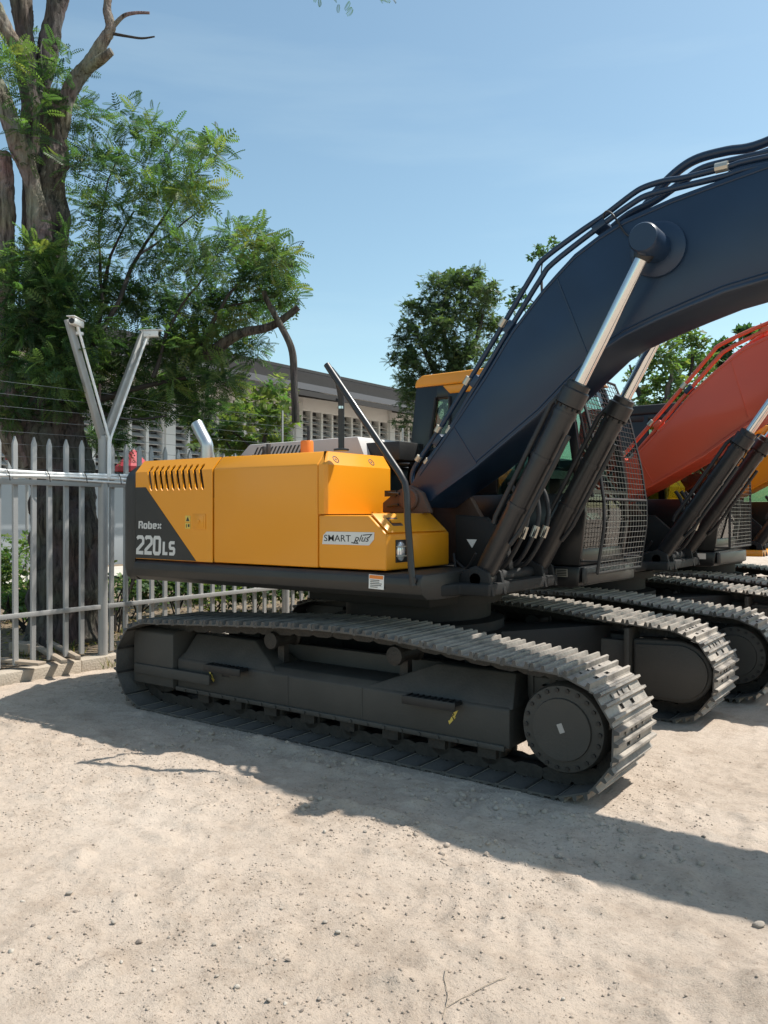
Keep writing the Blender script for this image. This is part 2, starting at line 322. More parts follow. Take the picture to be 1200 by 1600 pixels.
# ------------------------------------------------------------------ excavators
OX, OY = -4.15, 6.33
def mirror_y(y): return 2*OY-y
def shoe_mesh():
    mb = MB(); w = .36; t0, t1 = .048, .06
    for s0, s1, segs in ((-.098, .018, ((-w, w),)), (.018, .052, ((-w, -.125), (-.065, .065), (.125, w))), (.052, .098, ((-w, w),))):
        for a, b in segs: mb.box(s0, s1, a, b, t0, t1)
    mb.box(.0965, .119, -w, w, t0-.006, t1-.006); mb.box(-.112, -.0975, -w, w, t0+.001, t1-.001)
    for s, h in ((-.083, .034), (-.008, .03), (.078, .034)):
        mb.prism([(s-.017, t1-.001), (s+.017, t1-.001), (s+.008, t1+h), (s-.008, t1+h)], -w, w)
    for y in (-.11, .075): mb.prism([(-.10, -.03), (-.05, -.045), (.06, -.045), (.10, -.03), (.105, .02), (.08, .0475), (-.09, .0475), (-.105, .01)], y, y+.036)
    for y in (-.16, -.04, .04, .16): mb.lathe((-.045, y, t1-.002), (0, 0, 1), [(.016, 0), (.016, .012)], 6)
    me = mb.mesh('track_shoe', 'shoe_steel', 0, 2, 30); me.materials.append(M['link_steel'])
    me.materials.append(M['shoe_shade_dirt'])
    for p in me.polygons: p.material_index = 1 if p.center.z < .0478 else (2 if p.normal.z < -.5 or abs(p.normal.y) > .9 else 0)  # undersides and end faces: dirtier, darker copy of the steel with shade painted in
    return me
SHOE = shoe_mesh()
def pin_path():
    xf, xr, zc, r = -2.13, -6.14, .43, .33; P = []
    top = smooth_path([(xr, 0, zc+r), (-5.55, 0, .795), (-4.9, 0, .835), (-4.2, 0, .87), (-3.5, 0, .865), (-2.75, 0, .80), (xf, 0, zc+r)], 10)
    P += [(p.x, p.z) for p in top[:-1]]
    P += [(xf+r*math.sin(a), zc+r*math.cos(a)) for a in np.linspace(0, math.pi, 24)]
    P += [(xr-r*math.sin(a), zc-r*math.cos(a)) for a in np.linspace(0, math.pi, 24)]
    P = np.array(P); D = np.r_[0, np.cumsum(np.hypot(*np.diff(np.r_[P, P[:1]], axis=0).T))]
    n = int(round(D[-1]/.2)); t = np.arange(n)/n*D[-1]; Q = np.r_[P, P[:1]]
    return np.stack([np.interp(t, D, Q[:, 0]), np.interp(t, D, Q[:, 1])], 1)
PINS = pin_path()
def crawler(root, near, seed):
    """near: the side whose outer face looks at -y; sg maps an outward distance to y"""
    yo = 4.8 if near else mirror_y(4.8); sg = 1 if near else -1
    Yf = lambda d: yo+sg*d                     # d metres inwards from the outer face
    yc = Yf(.36)
    mb = MB(); n = len(PINS); cz = np.array([PINS[:, 0], PINS[:, 1]]).T; dv = np.roll(cz, -1, 0)-np.roll(cz, 1, 0); nv = np.stack([-dv[:, 1], dv[:, 0]], 1)/np.hypot(*dv.T)[:, None]
    for k, (y, o) in enumerate(((yc-.06, -.02), (yc+.06, -.02), (yc+.06, .02), (yc-.06, .02))): mb.v += [(p[0]+q[0]*o, y, p[1]+q[1]*o) for p, q in zip(cz, nv)]
    mb.f = [(k*n+i, k*n+(i+1) % n, ((k+1) % 4)*n+(i+1) % n, ((k+1) % 4)*n+i) for k in range(4) for i in range(n)]
    trk = mb.build('crawler_track', 'link_steel', root)
    rr = random.Random(seed); n = len(PINS)
    for i in range(n):
        a, b = PINS[i], PINS[(i+1) % n]; m = (a+b)/2; d = b-a; o = link('track_shoe', SHOE, trk)
        o.location = (m[0]-OX, yc-OY+rr.uniform(-.002, .002), m[1]); o.rotation_euler = (0, math.atan2(-d[1], d[0]), 0)
    # side frame
    def pxx(prof, x0, x1, mb): return mb.prismx([(Yf(d), z) for d, z in prof], x0, x1)
    mb = MB(); pxx([(.15, .24), (.15, .50), (.22, .55), (.56, .55), (.56, .24)], -5.83, -2.52, mb)
    fr = mb.build('track_frame', 'track_frame', root, .012)
    def plate(x0, x1, t0, t1, name='slope_cover'):
        m = MB(); a = [(x0, Yf(.16), .502), (x1, Yf(.16), .502), (x1-t1, Yf(.33), .715), (x0+t0, Yf(.33), .715)]
        b = [(p[0], p[1]+sg*.3, p[2]-.005) for p in a]; b = [(x0, Yf(.55), .505), (x1, Yf(.55), .505), (x1-t1, Yf(.5), .71), (x0+t0, Yf(.5), .71)]
        m.add(a+b, [(0,1,2,3), (4,7,6,5), (0,4,5,1), (1,5,6,2), (2,6,7,3), (3,7,4,0)]); m.build(name, 'track_frame', fr, .012)
    plate(-5.80, -4.62, .02, .42); plate(-3.75, -2.50, .55, .06)
    m = MB(); m.box(-5.83, -2.55, *sorted((Yf(.125), Yf(.16))), .225, .262); m.build('lower_rail', 'track_frame', fr, .006)
    m = MB(); pxx([(.11, .24), (.11, .72), (.17, .745), (.5, .745), (.5, .24)], -6.40, -5.845, m); m.build('idler_guard', 'track_frame', fr, .015)
    m = MB(); pxx([(.085, .33), (.085, .42), (.11, .42), (.11, .33)], -6.36, -5.35, m); m.build('guard_bar', 'track_frame', fr, .008)
    for x in np.arange(-5.7, -2.6, .155):
        m = MB(); m.lathe((x, Yf(.126), .243), (0, -sg, 0), [(.013, 0), (.013, .012)], 6); m.build('bolt', 'track_frame', fr)
    m = MB(); m.box(-5.26, -5.17, *sorted((Yf(.1485), Yf(.1515))), .41, .455); m.build('frame_slot', 'letter_black', fr, .001)
    for x in (-4.5, -3.75):
        m = MB(); m.tube([(x, Yf(.15), .262), (x, Yf(.15), .5)], .006, 5); m.build('weld_seam', 'track_frame', fr)
    for x in (-3.1, -5.16):
        m = MB(); m.box(x-.22, x+.22, *sorted((Yf(.05), Yf(.15))), .492, .515)
        for k in range(9): m.box(x-.20+k*.05, x-.185+k*.05, *sorted((Yf(.052), Yf(.148))), .515, .523)
        m.box(x-.22, x+.22, *sorted((Yf(.045), Yf(.055))), .46, .52); m.build('step', 'frame_black', fr, .003)
    for x in np.linspace(-5.55, -2.72, 8):
        m = MB(); m.lathe((x, Yf(.22), .165), (0, sg, 0), [(.04, 0), (.055, .02), (.085, .03), (.10, .06), (.10, .09), (.08, .095), (.08, .22), (.10, .225), (.10, .25), (.06, .26), (.05, .3)], 18); m.box(x-.07, x+.07, *sorted((Yf(.2), Yf(.25))), .14, .25)
        m.build('track_roller', 'link_steel', fr)
    for x in (-4.75, -3.5):
        m = MB(); m.lathe((x, Yf(.2), .755), (0, sg, 0), [(.035, 0), (.07, .01), (.075, .05), (.06, .06), (.06, .28), (.075, .3), (.07, .32)], 16)
        m.box(x-.035, x+.035, *sorted((Yf(.34), Yf(.40))), .5, .74); m.build('carrier_roller', 'link_steel', fr)
    m = MB(); m.lathe((-6.14, Yf(.2), .43), (0, sg, 0), [(.06, 0), (.2, .02), (.28, .05), (.285, .1), (.25, .12), (.25, .2), (.285, .22), (.28, .27), (.2, .3), (.06, .32)], 32); m.build('idler_wheel', 'link_steel', fr)
    # sprocket, final drive outside, motor cover inside
    m = MB(); Np = 21; pr = []
    for k in range(Np*4): a = 2*math.pi*k/(Np*4); r = .335 if k % 4 in (0, 1) else .285; pr.append((-2.13+r*math.cos(a), .43+r*math.sin(a)))
    m.prism(pr, *sorted((Yf(.33), Yf(.39)))); m.build('sprocket', 'link_steel', root, 0)
    m = MB(); m.lathe((-2.13, Yf(.34), .445), (0, -sg, 0), [(.25, 0), (.285, .02), (.285, .20), (.272, .225), (.20, .235), (.195, .25), (.02, .252)], 40)
    fd = m.build('final_drive', 'track_frame', root)
    for k in range(22):
        a = 2*math.pi*k/22; m = MB(); m.lathe((-2.13+.248*math.cos(a), Yf(.118), .445+.248*math.sin(a)), (0, -sg, 0), [(.014, 0), (.014, .018)], 6); m.build('bolt', 'frame_black', fd)
    if near:
        m = MB(); m.obox((-2.13, Yf(.087), .455), (.018, .001, .03), Matrix.Rotation(R(-24), 3, 'Y')); m.build('sticker', 'fence_grey', fd)
    pr = [(-2.47, .70), (-2.47, .19)] + [(-2.08+.29*math.sin(a), .445-.27*math.cos(a)) for a in np.linspace(.1, math.pi-.1, 18)]
    m = MB(); m.prism(pr, *sorted((Yf(.63), Yf(.40)))); mc = m.build('motor_cover', 'track_frame', root, .02, 3)
    pr2 = [(-2.44+.0, .66), (-2.44, .23)] + [(-2.08+.255*math.sin(a), .445-.235*math.cos(a)) for a in np.linspace(.1, math.pi-.1, 18)]
    m = MB(); m.prism(pr2, *sorted((Yf(.655), Yf(.63)))); m.build('cover_plate', 'track_frame', mc, .006)
    m = MB(); m.box(-2.52, -2.475, *sorted((Yf(.72), Yf(.42))), .2, .80); m.build('bracket_plate', 'track_frame', root, .005)
    m = MB(); m.box(-5.6, -2.53, *sorted((Yf(.64), Yf(.57))), .25, .68); m.build('inner_plate', 'track_frame', root, .01)
    if near:
        for x, z, an in ((-5.39, .405, 28), (-2.955, .395, -28)):
            arrow = [(-.02, .05), (.02, .05), (.02, -.015), (.036, -.015), (0, -.062), (-.036, -.015), (-.02, -.015)]
            q = [(x + u*math.cos(R(an)) + v*math.sin(R(an))*-1*-1*(-1), z + v*math.cos(R(an)) + u*math.sin(R(an))*-1) for u, v in arrow]
            m = MB(); m.prism(q, Yf(.1465), Yf(.1495)); ar = m.build('arrow_sticker', 'sticker_yellow', fr)
            m = MB(); m.tube([(x+.01*math.sin(t*2.2), Yf(.1455), z+.03-t*.012) for t in range(5)], .004, 5); m.build('arrow_mark', 'letter_black', fr)
    return trk
def stroke2d(lines, w):
    """thick polylines -> list of convex quads in 2-D, mitred at the corners"""
    out = []
    for L in lines:
        P = [Vector(p) for p in L]; n = len(P); off = []
        for i in range(n):
            a = (P[i]-P[i-1]).normalized() if i else None; b = (P[i+1]-P[i]).normalized() if i < n-1 else None
            na = Vector((-a.y, a.x)) if a else None; nb = Vector((-b.y, b.x)) if b else None
            if na is None: v = nb
            elif nb is None: v = na
            else: v = (na+nb).normalized(); v = v/max(.45, v.dot(na))
            off.append(v*w/2)
        for i in range(n-1): out.append([P[i]+off[i], P[i+1]+off[i+1], P[i+1]-off[i+1], P[i]-off[i]])
    return out
GL = {'2': (.62, [[(.02,.86),(.12,.96),(.46,.96),(.58,.84),(.58,.62),(.06,.22),(.06,.06),(.62,.06)]]),
      '0': (.62, [[(.3,.95),(.12,.95),(.06,.85),(.06,.15),(.14,.05),(.48,.05),(.56,.15),(.56,.85),(.48,.95),(.3,.95)]]),
      'L': (.5, [[(.06,1.0),(.06,.07),(.5,.07)]]),
      'S': (.6, [[(.58,.94),(.14,.94),(.06,.86),(.06,.58),(.13,.5),(.47,.5),(.55,.42),(.55,.15),(.47,.06),(.02,.06)]]),
      'R': (.56, [[(.07,0),(.07,.94),(.42,.94),(.5,.84),(.5,.6),(.42,.5),(.12,.5)],[(.36,.5),(.52,.3),(.52,0)]]),
      'o': (.5, [[(.25,.66),(.12,.66),(.06,.58),(.06,.13),(.13,.05),(.37,.05),(.44,.13),(.44,.58),(.37,.66),(.25,.66)]]),
      'b': (.5, [[(.06,1.0),(.06,.05),(.37,.05),(.44,.13),(.44,.58),(.37,.66),(.1,.66)]]),
      'e': (.5, [[(.44,.05),(.13,.05),(.06,.13),(.06,.58),(.13,.66),(.37,.66),(.44,.58),(.44,.36),(.1,.36)]]),
      'x': (.5, [[(.03,.02),(.47,.68)],[(.03,.68),(.47,.02)]])}
def letters(txt, x0, z0, h, wscale, w, y, name, mat, parent, slant=.05, gap=.12):
    m = MB(); u = 0
    for ch in txt:
        adv, ls = GL[ch]
        for q in stroke2d(ls, w):
            pts = [(x0+((u+p.x)*wscale+p.y*slant)*h, z0+p.y*h) for p in q]
            m.prism(pts, y-.0015, y)
        u += adv+gap
    return m.build(name, mat, parent, 0, 2, 0)
def text_mesh(body, x0, x1, z0, z1, y, name, mat, parent, off=.0, shear=0):
    cu = bpy.data.curves.new('txt', 'FONT'); cu.body = body; cu.offset = off; cu.shear = shear; cu.extrude = 0; cu.resolution_u = 3
    o = bpy.data.objects.new('txt', cu); C.objects.link(o); dg = bpy.context.evaluated_depsgraph_get(); dg.update()
    me = bpy.data.meshes.new_from_object(o.evaluated_get(dg)); bpy.data.objects.remove(o); bpy.data.curves.remove(cu)
    c = np.array([v.co[:] for v in me.vertices]); lo = c.min(0); hi = c.max(0); oo = MB.O
    for v in me.vertices:
        v.co = (x0+(v.co.x-lo[0])/(hi[0]-lo[0])*(x1-x0)-oo[0], y-oo[1], z0+(v.co.y-lo[1])/(hi[1]-lo[1])*(z1-z0)-oo[2])
    me.materials.clear(); me.materials.append(M[mat]); return link(name, me, parent)
BOOM_TOP = [(-3.784,2.087),(-3.729,2.154),(-3.350,2.602),(-3.102,2.913),(-2.882,3.219),(-2.633,3.486),(-2.520,3.587),(-2.380,3.706),(-2.186,3.812),(-2.010,3.884),(-1.677,3.961),(-1.403,4.003),(-1.076,4.051),(-0.383,4.099),(0.575,4.051),(1.820,3.764)]
BOOM_BOT = [(-3.572,1.941),(-3.199,2.168),(-2.953,2.341),(-2.669,2.543),(-2.465,2.726),(-2.244,2.909),(-2.154,2.983),(-2.010,3.057),(-1.786,3.133),(-1.571,3.198),(-1.343,3.261),(-1.076,3.304),(-0.383,3.362),(0.575,3.390),(1.820,3.381)]
def excavator(label, cfg, loc, rot_boom=0):
    hero = cfg.get('hero', False); body, boomM, capM = cfg['body'], cfg['boom'], cfg['cap']
    root = empty('excavator', (OX+loc[0], OY+loc[1], -.022)); tag(root, label, 'excavator', 'excavators parked side by side')
    MB.O = (OX, OY, 0)
    crawler(root, True, 1); crawler(root, False, 2)
    # undercarriage centre, turntable
    m = MB(); m.prismz([(-5.2,5.4),(-4.7,5.9),(-3.6,5.9),(-3.1,5.4),(-3.1,5.35),(-2.7,5.35),(-3.3,6.33),(-2.7,mirror_y(5.35)),(-3.1,mirror_y(5.35)),(-3.6,mirror_y(5.9)),(-4.7,mirror_y(5.9)),(-5.2,mirror_y(5.35)),(-5.6,mirror_y(5.35)),(-5.0,6.33),(-5.6,5.35),(-5.2,5.35)], .42, .80)
    m.build('car_body', 'grimy_black', root, .01)
    m = MB(); m.lathe((-4.15, 6.33, .78), (0,0,1), [(.78,0),(.78,.1),(.66,.12),(.66,.25),(.76,.26),(.76,.34),(.6,.36),(.6,.43)], 48); m.build('slew_ring', 'grimy_black', root)
    # revolving platform
    m = MB(); ys = [(4.90,1.375),(4.868,1.35),(4.862,1.30),(4.885,1.235),(4.95,1.195),(5.1,1.185)]
    pr = [(-6.36,a) for a in ()]
    m.prismx(ys+[(mirror_y(a),b) for a,b in ys[::-1]], -6.34, -3.17); plat = m.build('platform', 'charcoal', root, .006)
    m = MB(); m.prismz([(-3.18,5.1),(-3.12,5.32),(-2.90,5.36),(-2.90,6.60),(-2.98,6.62),(-2.98,mirror_y(4.95)),(-3.18,mirror_y(4.95))], 1.20, 1.29); m.build('platform_nose', cfg.get('nose', 'grimy_black'), root, .015)
    m = MB(); m.box(-4.75,-3.5,5.5,7.2,1.06,1.185); m.build('platform_beam', 'grimy_black', root, .01)
    # counterweight, rounded in plan
    def cw(ins): 
        P = [(-6.365,4.90+ins),(-6.50+ins*.3,4.905+ins),(-6.565+ins*.6,4.94+ins),(-6.60+ins,5.02+ins)]
        for t in np.linspace(.12, 1, 6): P.append((-6.60-.50*math.sin(t*math.pi/2)+ins, 5.02+(6.33-5.02)*t))
        return P + [(x, mirror_y(y)) for x, y in P[-2::-1]]
    m = MB(); lv = [(1.19,.05),(1.22,.015),(1.30,0),(2.06,0),(2.15,.012),(2.20,.035),(2.255,.10),(2.275,.17)]; vs = []; fs = []
    for z, ins in lv: vs += [(x, y, z) for x, y in cw(ins)]
    n = len(cw(0))
    for i in range(len(lv)-1):
        for k in range(n): a = i*n+k; b = i*n+(k+1) % n; fs.append((a,b,b+n,a+n))
    fs += [tuple(range(n))[::-1], tuple(range(len(vs)-n, len(vs)))]; m.add(vs, fs); m.build('counterweight', 'charcoal', root, 0, 2, 40)
    # ---- right-hand bodywork
    yS = 4.9; z0, z1, z2, yT = 1.39, 2.19, 2.30, 5.0
    # rear door with ten slots
    m = MB(); m.weld = 1; xa, xb = -6.355, -5.322
    def P(x, s):                      # s<=z1 is on the side, above it on the sloping shoulder
        if s <= z1: return (x, yS, s)
        f = (s-z1)/(z2-z1); return (x, yS+(yT-yS)*f, s)
    slots = [(-6.165+.0765*k) for k in range(10)]; hw = .019; sA, sB = 2.015, 2.245
    def cx(k, s): return slots[k]+.035*(1-(min(s, z1)-sA)/(z1-sA))
    rows = [sA, sA+.022, z1, sB-.02, sB]; wid = [hw*.35, hw, hw, hw, hw*.35]
    def face(pts): m.add(pts, [tuple(range(len(pts)))])
    edge = lambda k, side, r: cx(k, rows[r])+side*wid[r]
    face([P(xa, z0), P(xb, z0), P(xb, sA)] + [P(edge(k, sd, 0), sA) for k in range(9, -1, -1) for sd in (1, -1)] + [P(xa, sA)])
    for r in range(4):
        L = [(xa, xa)] + [(edge(k, 1, r), edge(k, 1, r+1)) for k in range(10)]; Rr = [(edge(k, -1, r), edge(k, -1, r+1)) for k in range(10)] + [(xb, xb)]
        for (a0, a1), (b0, b1) in zip(L, Rr): face([P(a0, rows[r]), P(b0, rows[r]), P(b1, rows[r+1]), P(a1, rows[r+1])])
    face([P(xa, sB)] + [P(edge(k, sd, 4), sB) for k in range(10) for sd in (-1, 1)] + [P(xb, sB), P(xb, z2), P(xa, z2)])
    me = m.mesh('rear_door', body, 0, 2, 0)
    if me.polygons[0].normal.y > 0: me.flip_normals()
    rd = link('rear_door', me, root); sm = rd.modifiers.new('thick', 'SOLIDIFY'); sm.thickness = .012; sm.offset = -1
    m = MB(); m.box(xa+.05, xb-.03, 5.06, 5.08, 1.95, 2.27); m.build('louvre_backing', 'grimy_black', rd)
    m = MB(); m.prism([(-6.357,1.394),(-6.357,2.05),(-6.21,2.05),(-5.527,1.394)], yS-.003, yS-.0005); dk = m.build('dark_panel', 'charcoal', rd)
    if hero:
        letters('Robex', -6.305, 1.670, .066, 1.5, .19, yS-.0045, 'lettering', 'letter_silver', rd, .05, .16)
        letters('220', -6.335, 1.437, .160, .98, .205, yS-.0045, 'lettering', 'letter_silver', rd, .04, .14)
        letters('LS', -5.962, 1.440, .114, 1.04, .25, yS-.0045, 'lettering', 'letter_silver', rd, .05, .2)
    m = MB(); m.box(-5.565,-5.405,yS-.006,yS-.0005,1.672,1.805); lk = m.build('lock_plate', body, rd, .004)
    m = MB(); m.box(-5.535,-5.425,yS-.0095,yS-.006,1.69,1.79); m.lathe((-5.49,yS-.009,1.742),(0,-1,0),[(.018,0),(.018,.006),(.008,.007)],14); m.build('latch', body, rd, .002)
    m = MB(); m.box(-5.665,-5.60,yS-.0035,yS-.0005,1.675,1.725); m.box(-5.665,-5.60,yS-.0035,yS-.0005,1.735,1.79); m.build('warning_sticker', 'sticker_yellow', rd)
    m = MB(); m.prism([(-5.655,1.742),(-5.61,1.742),(-5.632,1.782)], yS-.005, yS-.0036); m.box(-5.652,-5.645,yS-.005,yS-.0036,1.685,1.715); m.box(-5.63,-5.61,yS-.005,yS-.0036,1.69,1.715); m.build('sticker_mark', 'letter_black', rd)
    # middle door and tank corner
    m = MB(); m.prismx([(yS,z0),(yS,z1),(yT,z2),(5.3,z2),(5.3,z0)], -5.308, -4.146); m.build('middle_door', body, root, .012, 3)
    m = MB(); xr, xf = -4.136, -4.062                     # corner block of the tank: sloping shoulder at side and front
    a = [(xr,yS,1.806),(xf-.02,yS,1.806),(xf,yS+.03,1.806),(xf,5.76,1.806),(xr,5.76,1.806)]
    b = [(x,y,z1) for x,y,z in a]; c = [(xr,yT,z2),(xf-.10,yT,z2),(xf-.075,yT+.02,z2),(xf-.075,5.76,z2),(xr,5.76,z2)]
    a[0]=(-4.136,yS,1.806); vs=a+b+c
    a2=[(-4.5,5.76,1.806),(-4.5,yT+.05,1.806)]
    m.add(vs,[(0,1,6,5),(1,2,7,6),(2,3,8,7),(3,4,9,8),(5,6,11,10),(6,7,12,11),(7,8,13,12),(8,9,14,13),(4,3,2,1,0),(10,11,12,13,14),(0,5,10,14,9,4)])
    tk = m.build('tank_cover', cfg['body'], root, .012, 3)
    for y in (5.06, 5.53):
        m = MB(); nrm = Vector((.11,0,.075)).normalized(); m.lathe(Vector((xf-.033,y,2.235)), nrm, [(.034,-.01),(.034,.004),(.026,.005),(.022,-.008),(.012,-.006),(.012,.002)], 18); m.build('recessed_bolt', 'rust_brown', tk)
    # step box ahead of the tank
    m = MB(); m.prism([(-4.136,1.392),(-3.494,1.392),(-3.494,1.655),(-3.655,1.797),(-4.136,1.797)], 4.9, 5.79); bx = m.build('tool_box', body, root, .014, 3)
    m = MB(); m.prism([(-3.500,1.668),(-3.484,1.672),(-3.642,1.812),(-3.66,1.812)], 4.93, 5.74); m.build('box_lid', body, bx, .004)
    cc = Vector((-3.575,5.12,1.742)); mt = Matrix.Rotation(math.atan2(.15,.158), 3, 'Y')
    m = MB(); m.obox(cc+Vector((.004,0,.004)), (.045,.07,.004), mt); m.build('lid_recess', 'rust_brown', bx); m = MB(); m.obox(cc+Vector((.012,0,.012)), (.018,.06,.004), mt); m.build('lid_handle', body, bx)
    if hero:
        m = MB(); m.prism([(-4.095,1.575),(-3.645,1.575),(-3.60,1.62),(-3.597,1.672),(-4.05,1.672),(-4.083,1.645)], 4.8955, 4.8985); bd = m.build('badge', 'silver_decal', bx)
        text_mesh('SMART', -4.075, -3.815, 1.598, 1.648, 4.8945, 'lettering', 'letter_black', bx, .002)
        text_mesh('plus', -3.79, -3.64, 1.585, 1.652, 4.8945, 'lettering', 'letter_black', bx, .005, .4)
        m = MB()
        for q in stroke2d([[(-3.81,1.592),(-3.75,1.588),(-3.765,1.612)],[(-3.70,1.65),(-3.62,1.657),(-3.65,1.63)]], .008): m.prism([(p.x,p.y) for p in q], 4.894, 4.8952)
        m.build('badge_mark', 'letter_black', bx, 0)
        m = MB(); m.prism([(-3.62,1.262),(-3.485,1.258),(-3.482,1.362),(-3.618,1.366)], 4.858, 4.861); st = m.build('warning_label', 'sticker_white', plat)
        m = MB(); m.prism([(-3.612,1.336),(-3.49,1.333),(-3.489,1.358),(-3.611,1.361)], 4.8555, 4.8578); m.build('label_header', 'sticker_orange', plat)
        m = MB()
        for k in range(5): m.box(-3.605,-3.605+.11*(.55+.4*random.random()),4.8555,4.8578,1.272+k*.0125,1.2765+k*.0125)
        m.build('label_text', 'letter_black', plat, 0)
    m = MB(); m.box(-3.4945,-3.488,5.02,5.185,1.445,1.615); hl = m.build('headlight', 'letter_black', bx, .003)
    m = MB(); m.lathe((-3.49,5.075,1.53),(1,0,0),[(.05,0),(.05,.012),(.035,.022),(.01,.026)],20)
    me = m.mesh('lens','lamp_lens'); 
    for v in me.vertices: v.co.z = (v.co.z-1.53)*1.45+1.53
    link('lens', me, bx)
    m = MB()
    for z in (1.495,1.565): m.tube([(-3.485,5.02,z),(-3.455,5.05,z),(-3.455,5.16,z),(-3.485,5.19,z)],.005,6)
    m.build('lamp_guard', 'fitting', bx)
    # hood top things
    m = MB(); m.box(-6.35,-4.15,5.301,5.75,1.39,2.292); m.build('engine_bay', cfg['body'], root, .02); m = MB(); m.box(-6.35,-4.75,5.752,7.66,1.39,2.28); m.build('engine_deck', 'frame_black', root, .03); m = MB(); m.box(-4.7,-4.3,5.752,6.6,1.39,1.95); m.build('valve_bay', 'frame_black', root, .02)
    m = MB(); m.prism([(-6.25,2.29),(-5.98,2.505),(-4.6,2.515),(-4.5,2.29)],6.0,7.2); hd = m.build('engine_hood', 'panel_grey', root, .015)
    m = MB()
    for k in range(13): x = -5.93+k*.05; m.prism([(x,2.37),(x+.02,2.37),(x+.085,2.47),(x+.065,2.47)],5.9965,5.9995)
    m.build('hood_slots', 'letter_black', hd, 0)
    m = MB(); pts = smooth_path([(-6.16,5.6,2.25),(-6.16,5.6,2.44),(-6.17,5.6,2.50),(-6.24,5.6,2.60),(-6.31,5.6,2.70)],4); m.tube(pts,.062,16); ex = m.build('exhaust_pipe', 'galv_pipe', root, 0, 2, 50)
    m = MB(); m.tube([pts[-1]-Vector((-.004,0,.006)), pts[-1]+Vector((-.003,0,.004))],.05,16); m.build('exhaust_mouth', 'letter_black', ex)
    m = MB(); m.lathe((-4.60,5.3,2.28),(0,0,1),[(.055,0),(.055,.13),(.05,.145),(.02,.147)],18); m.build('filler_cap', 'sticker_orange' if hero else body, root)
    m = MB(); m.tube([(-4.60,5.32,2.42),(-4.61,5.33,2.55)],.012,6); m.build('antenna', 'rubber', root)
    m = MB(); m.box(-5.105,-5.085,5.28,5.32,2.29,2.40); m.box(-5.055,-5.035,5.28,5.32,2.29,2.42); m.box(-5.12,-5.02,5.27,5.33,2.285,2.31); m.build('mirror_bracket', 'rubber', root, .003)
    for k in range(9): 
        m = MB(); x = -5.9+k*.13; m.lathe((x,5.06,2.295),(0,0,1),[(.013,0),(.013,.012),(.005,.015)],8); m.build('hood_bolt', 'rust_brown', root)
    m = MB(); m.box(-5.0,-4.2,6.1,6.5,2.29,2.46); fb = m.build('filter_box', 'frame_black', root, .01); m = MB(); m.box(-4.96,-4.87,6.097,6.0995,2.40,2.45); m.build('cyan_sticker', 'sticker_cyan', fb)
    # handrail
    def bend(P, k=5): return P
    m = MB(); pts = [(-3.225,4.86,1.30),(-3.245,4.86,1.42),(-3.275,4.86,1.75),(-3.285,4.86,1.96),(-3.30,4.86,2.03),(-3.345,4.86,2.10),(-3.985,4.86,2.90),(-4.02,4.86,2.945)]
    m.tube(pts,.025,12); hr = m.build('handrail', 'machine_black', root, 0, 2, 60)
    m = MB(); m.tube([(-3.995,4.875,2.91),(-3.99,4.95,2.86),(-3.99,5.0,2.70),(-3.99,5.0,2.31)],.024,10); m.build('handrail_post', 'machine_black', root, 0, 2, 60)
    m = MB(); m.lathe((-3.99,5.0,2.295),(0,0,1),[(.06,0),(.06,.015),(.03,.02)],14); m.lathe((-3.225,4.862,1.34),(0,-1,0),[(.03,0),(.03,.02)],10); m.build('handrail_foot', 'machine_black', root)
    m = MB(); m.lathe((-3.99,4.998,2.62),(0,0,1),[(.0265,0),(.0265,.02)],12); m.build('clip', 'chrome', root)
    # boom foot
    m = MB()
    m.prism([(-4.03,1.815),(-3.56,1.815),(-3.64,1.98),(-3.755,2.04),(-3.88,2.0),(-4.03,1.9)], 5.60, 5.66)
    m.prism([(-4.25,1.38),(-3.35,1.38),(-3.46,1.75),(-3.62,2.0),(-3.755,2.05),(-3.88,1.98),(-4.02,1.8)], 6.29, 6.36)
    m.box(-4.05,-3.95,5.80,6.29,1.38,1.95); m.build('boom_bracket', 'rust_brown', root, .01)
    m = MB(); m.lathe((-3.755,5.57,1.925),(0,1,0),[(.08,0),(.09,.01),(.09,.03),(.07,.04),(.07,.77),(.09,.78),(.09,.81),(.08,.82)],20); m.build('boom_foot_pin', 'rust_brown', root)
    m = MB(); m.box(-3.99,-3.88,5.575,5.595,1.95,2.0); m.tube([(-3.96,5.58,1.98),(-3.83,5.56,1.97)],.012,6); m.tube([(-3.96,5.58,1.87),(-3.84,5.56,1.88)],.012,6); m.build('pin_keeper', 'frame_black', root)
    m = MB(); m.prism([(-3.48,1.37),(-2.98,1.37),(-3.02,1.62),(-3.2,1.78),(-3.48,1.80)],5.86,5.93); vc = m.build('valve_cover', 'grimy_black', root, .01)
    if hero: m = MB(); m.prism([(-3.37,1.60),(-3.275,1.60),(-3.32,1.53)],5.857,5.8595); m.build('triangle_sticker', 'sticker_white', vc)
    # boom and what rides on it: an own turn about the foot pin
    piv = Vector((-3.755,0,1.925)); ca, sa = math.cos(R(rot_boom)), math.sin(R(rot_boom))
    def rb(p): 
        x, y, z = p; dx, dz = x-piv.x, z-piv.z; return (piv.x+dx*ca+dz*sa, y, piv.z-dx*sa+dz*ca)
    def RB(mb): mb.v = [rb(p) for p in mb.v]; return mb
    y0b, y1b = 5.70, 6.25
    m = MB(); m.prism(BOOM_TOP+[(1.935,3.55)]+BOOM_BOT[::-1]+[(-3.698,1.857),(-3.794,1.857),(-3.842,1.925),(-3.832,2.030)], y0b, y1b); bo = RB(m).build('boom', boomM, root, .012, 2, 25)
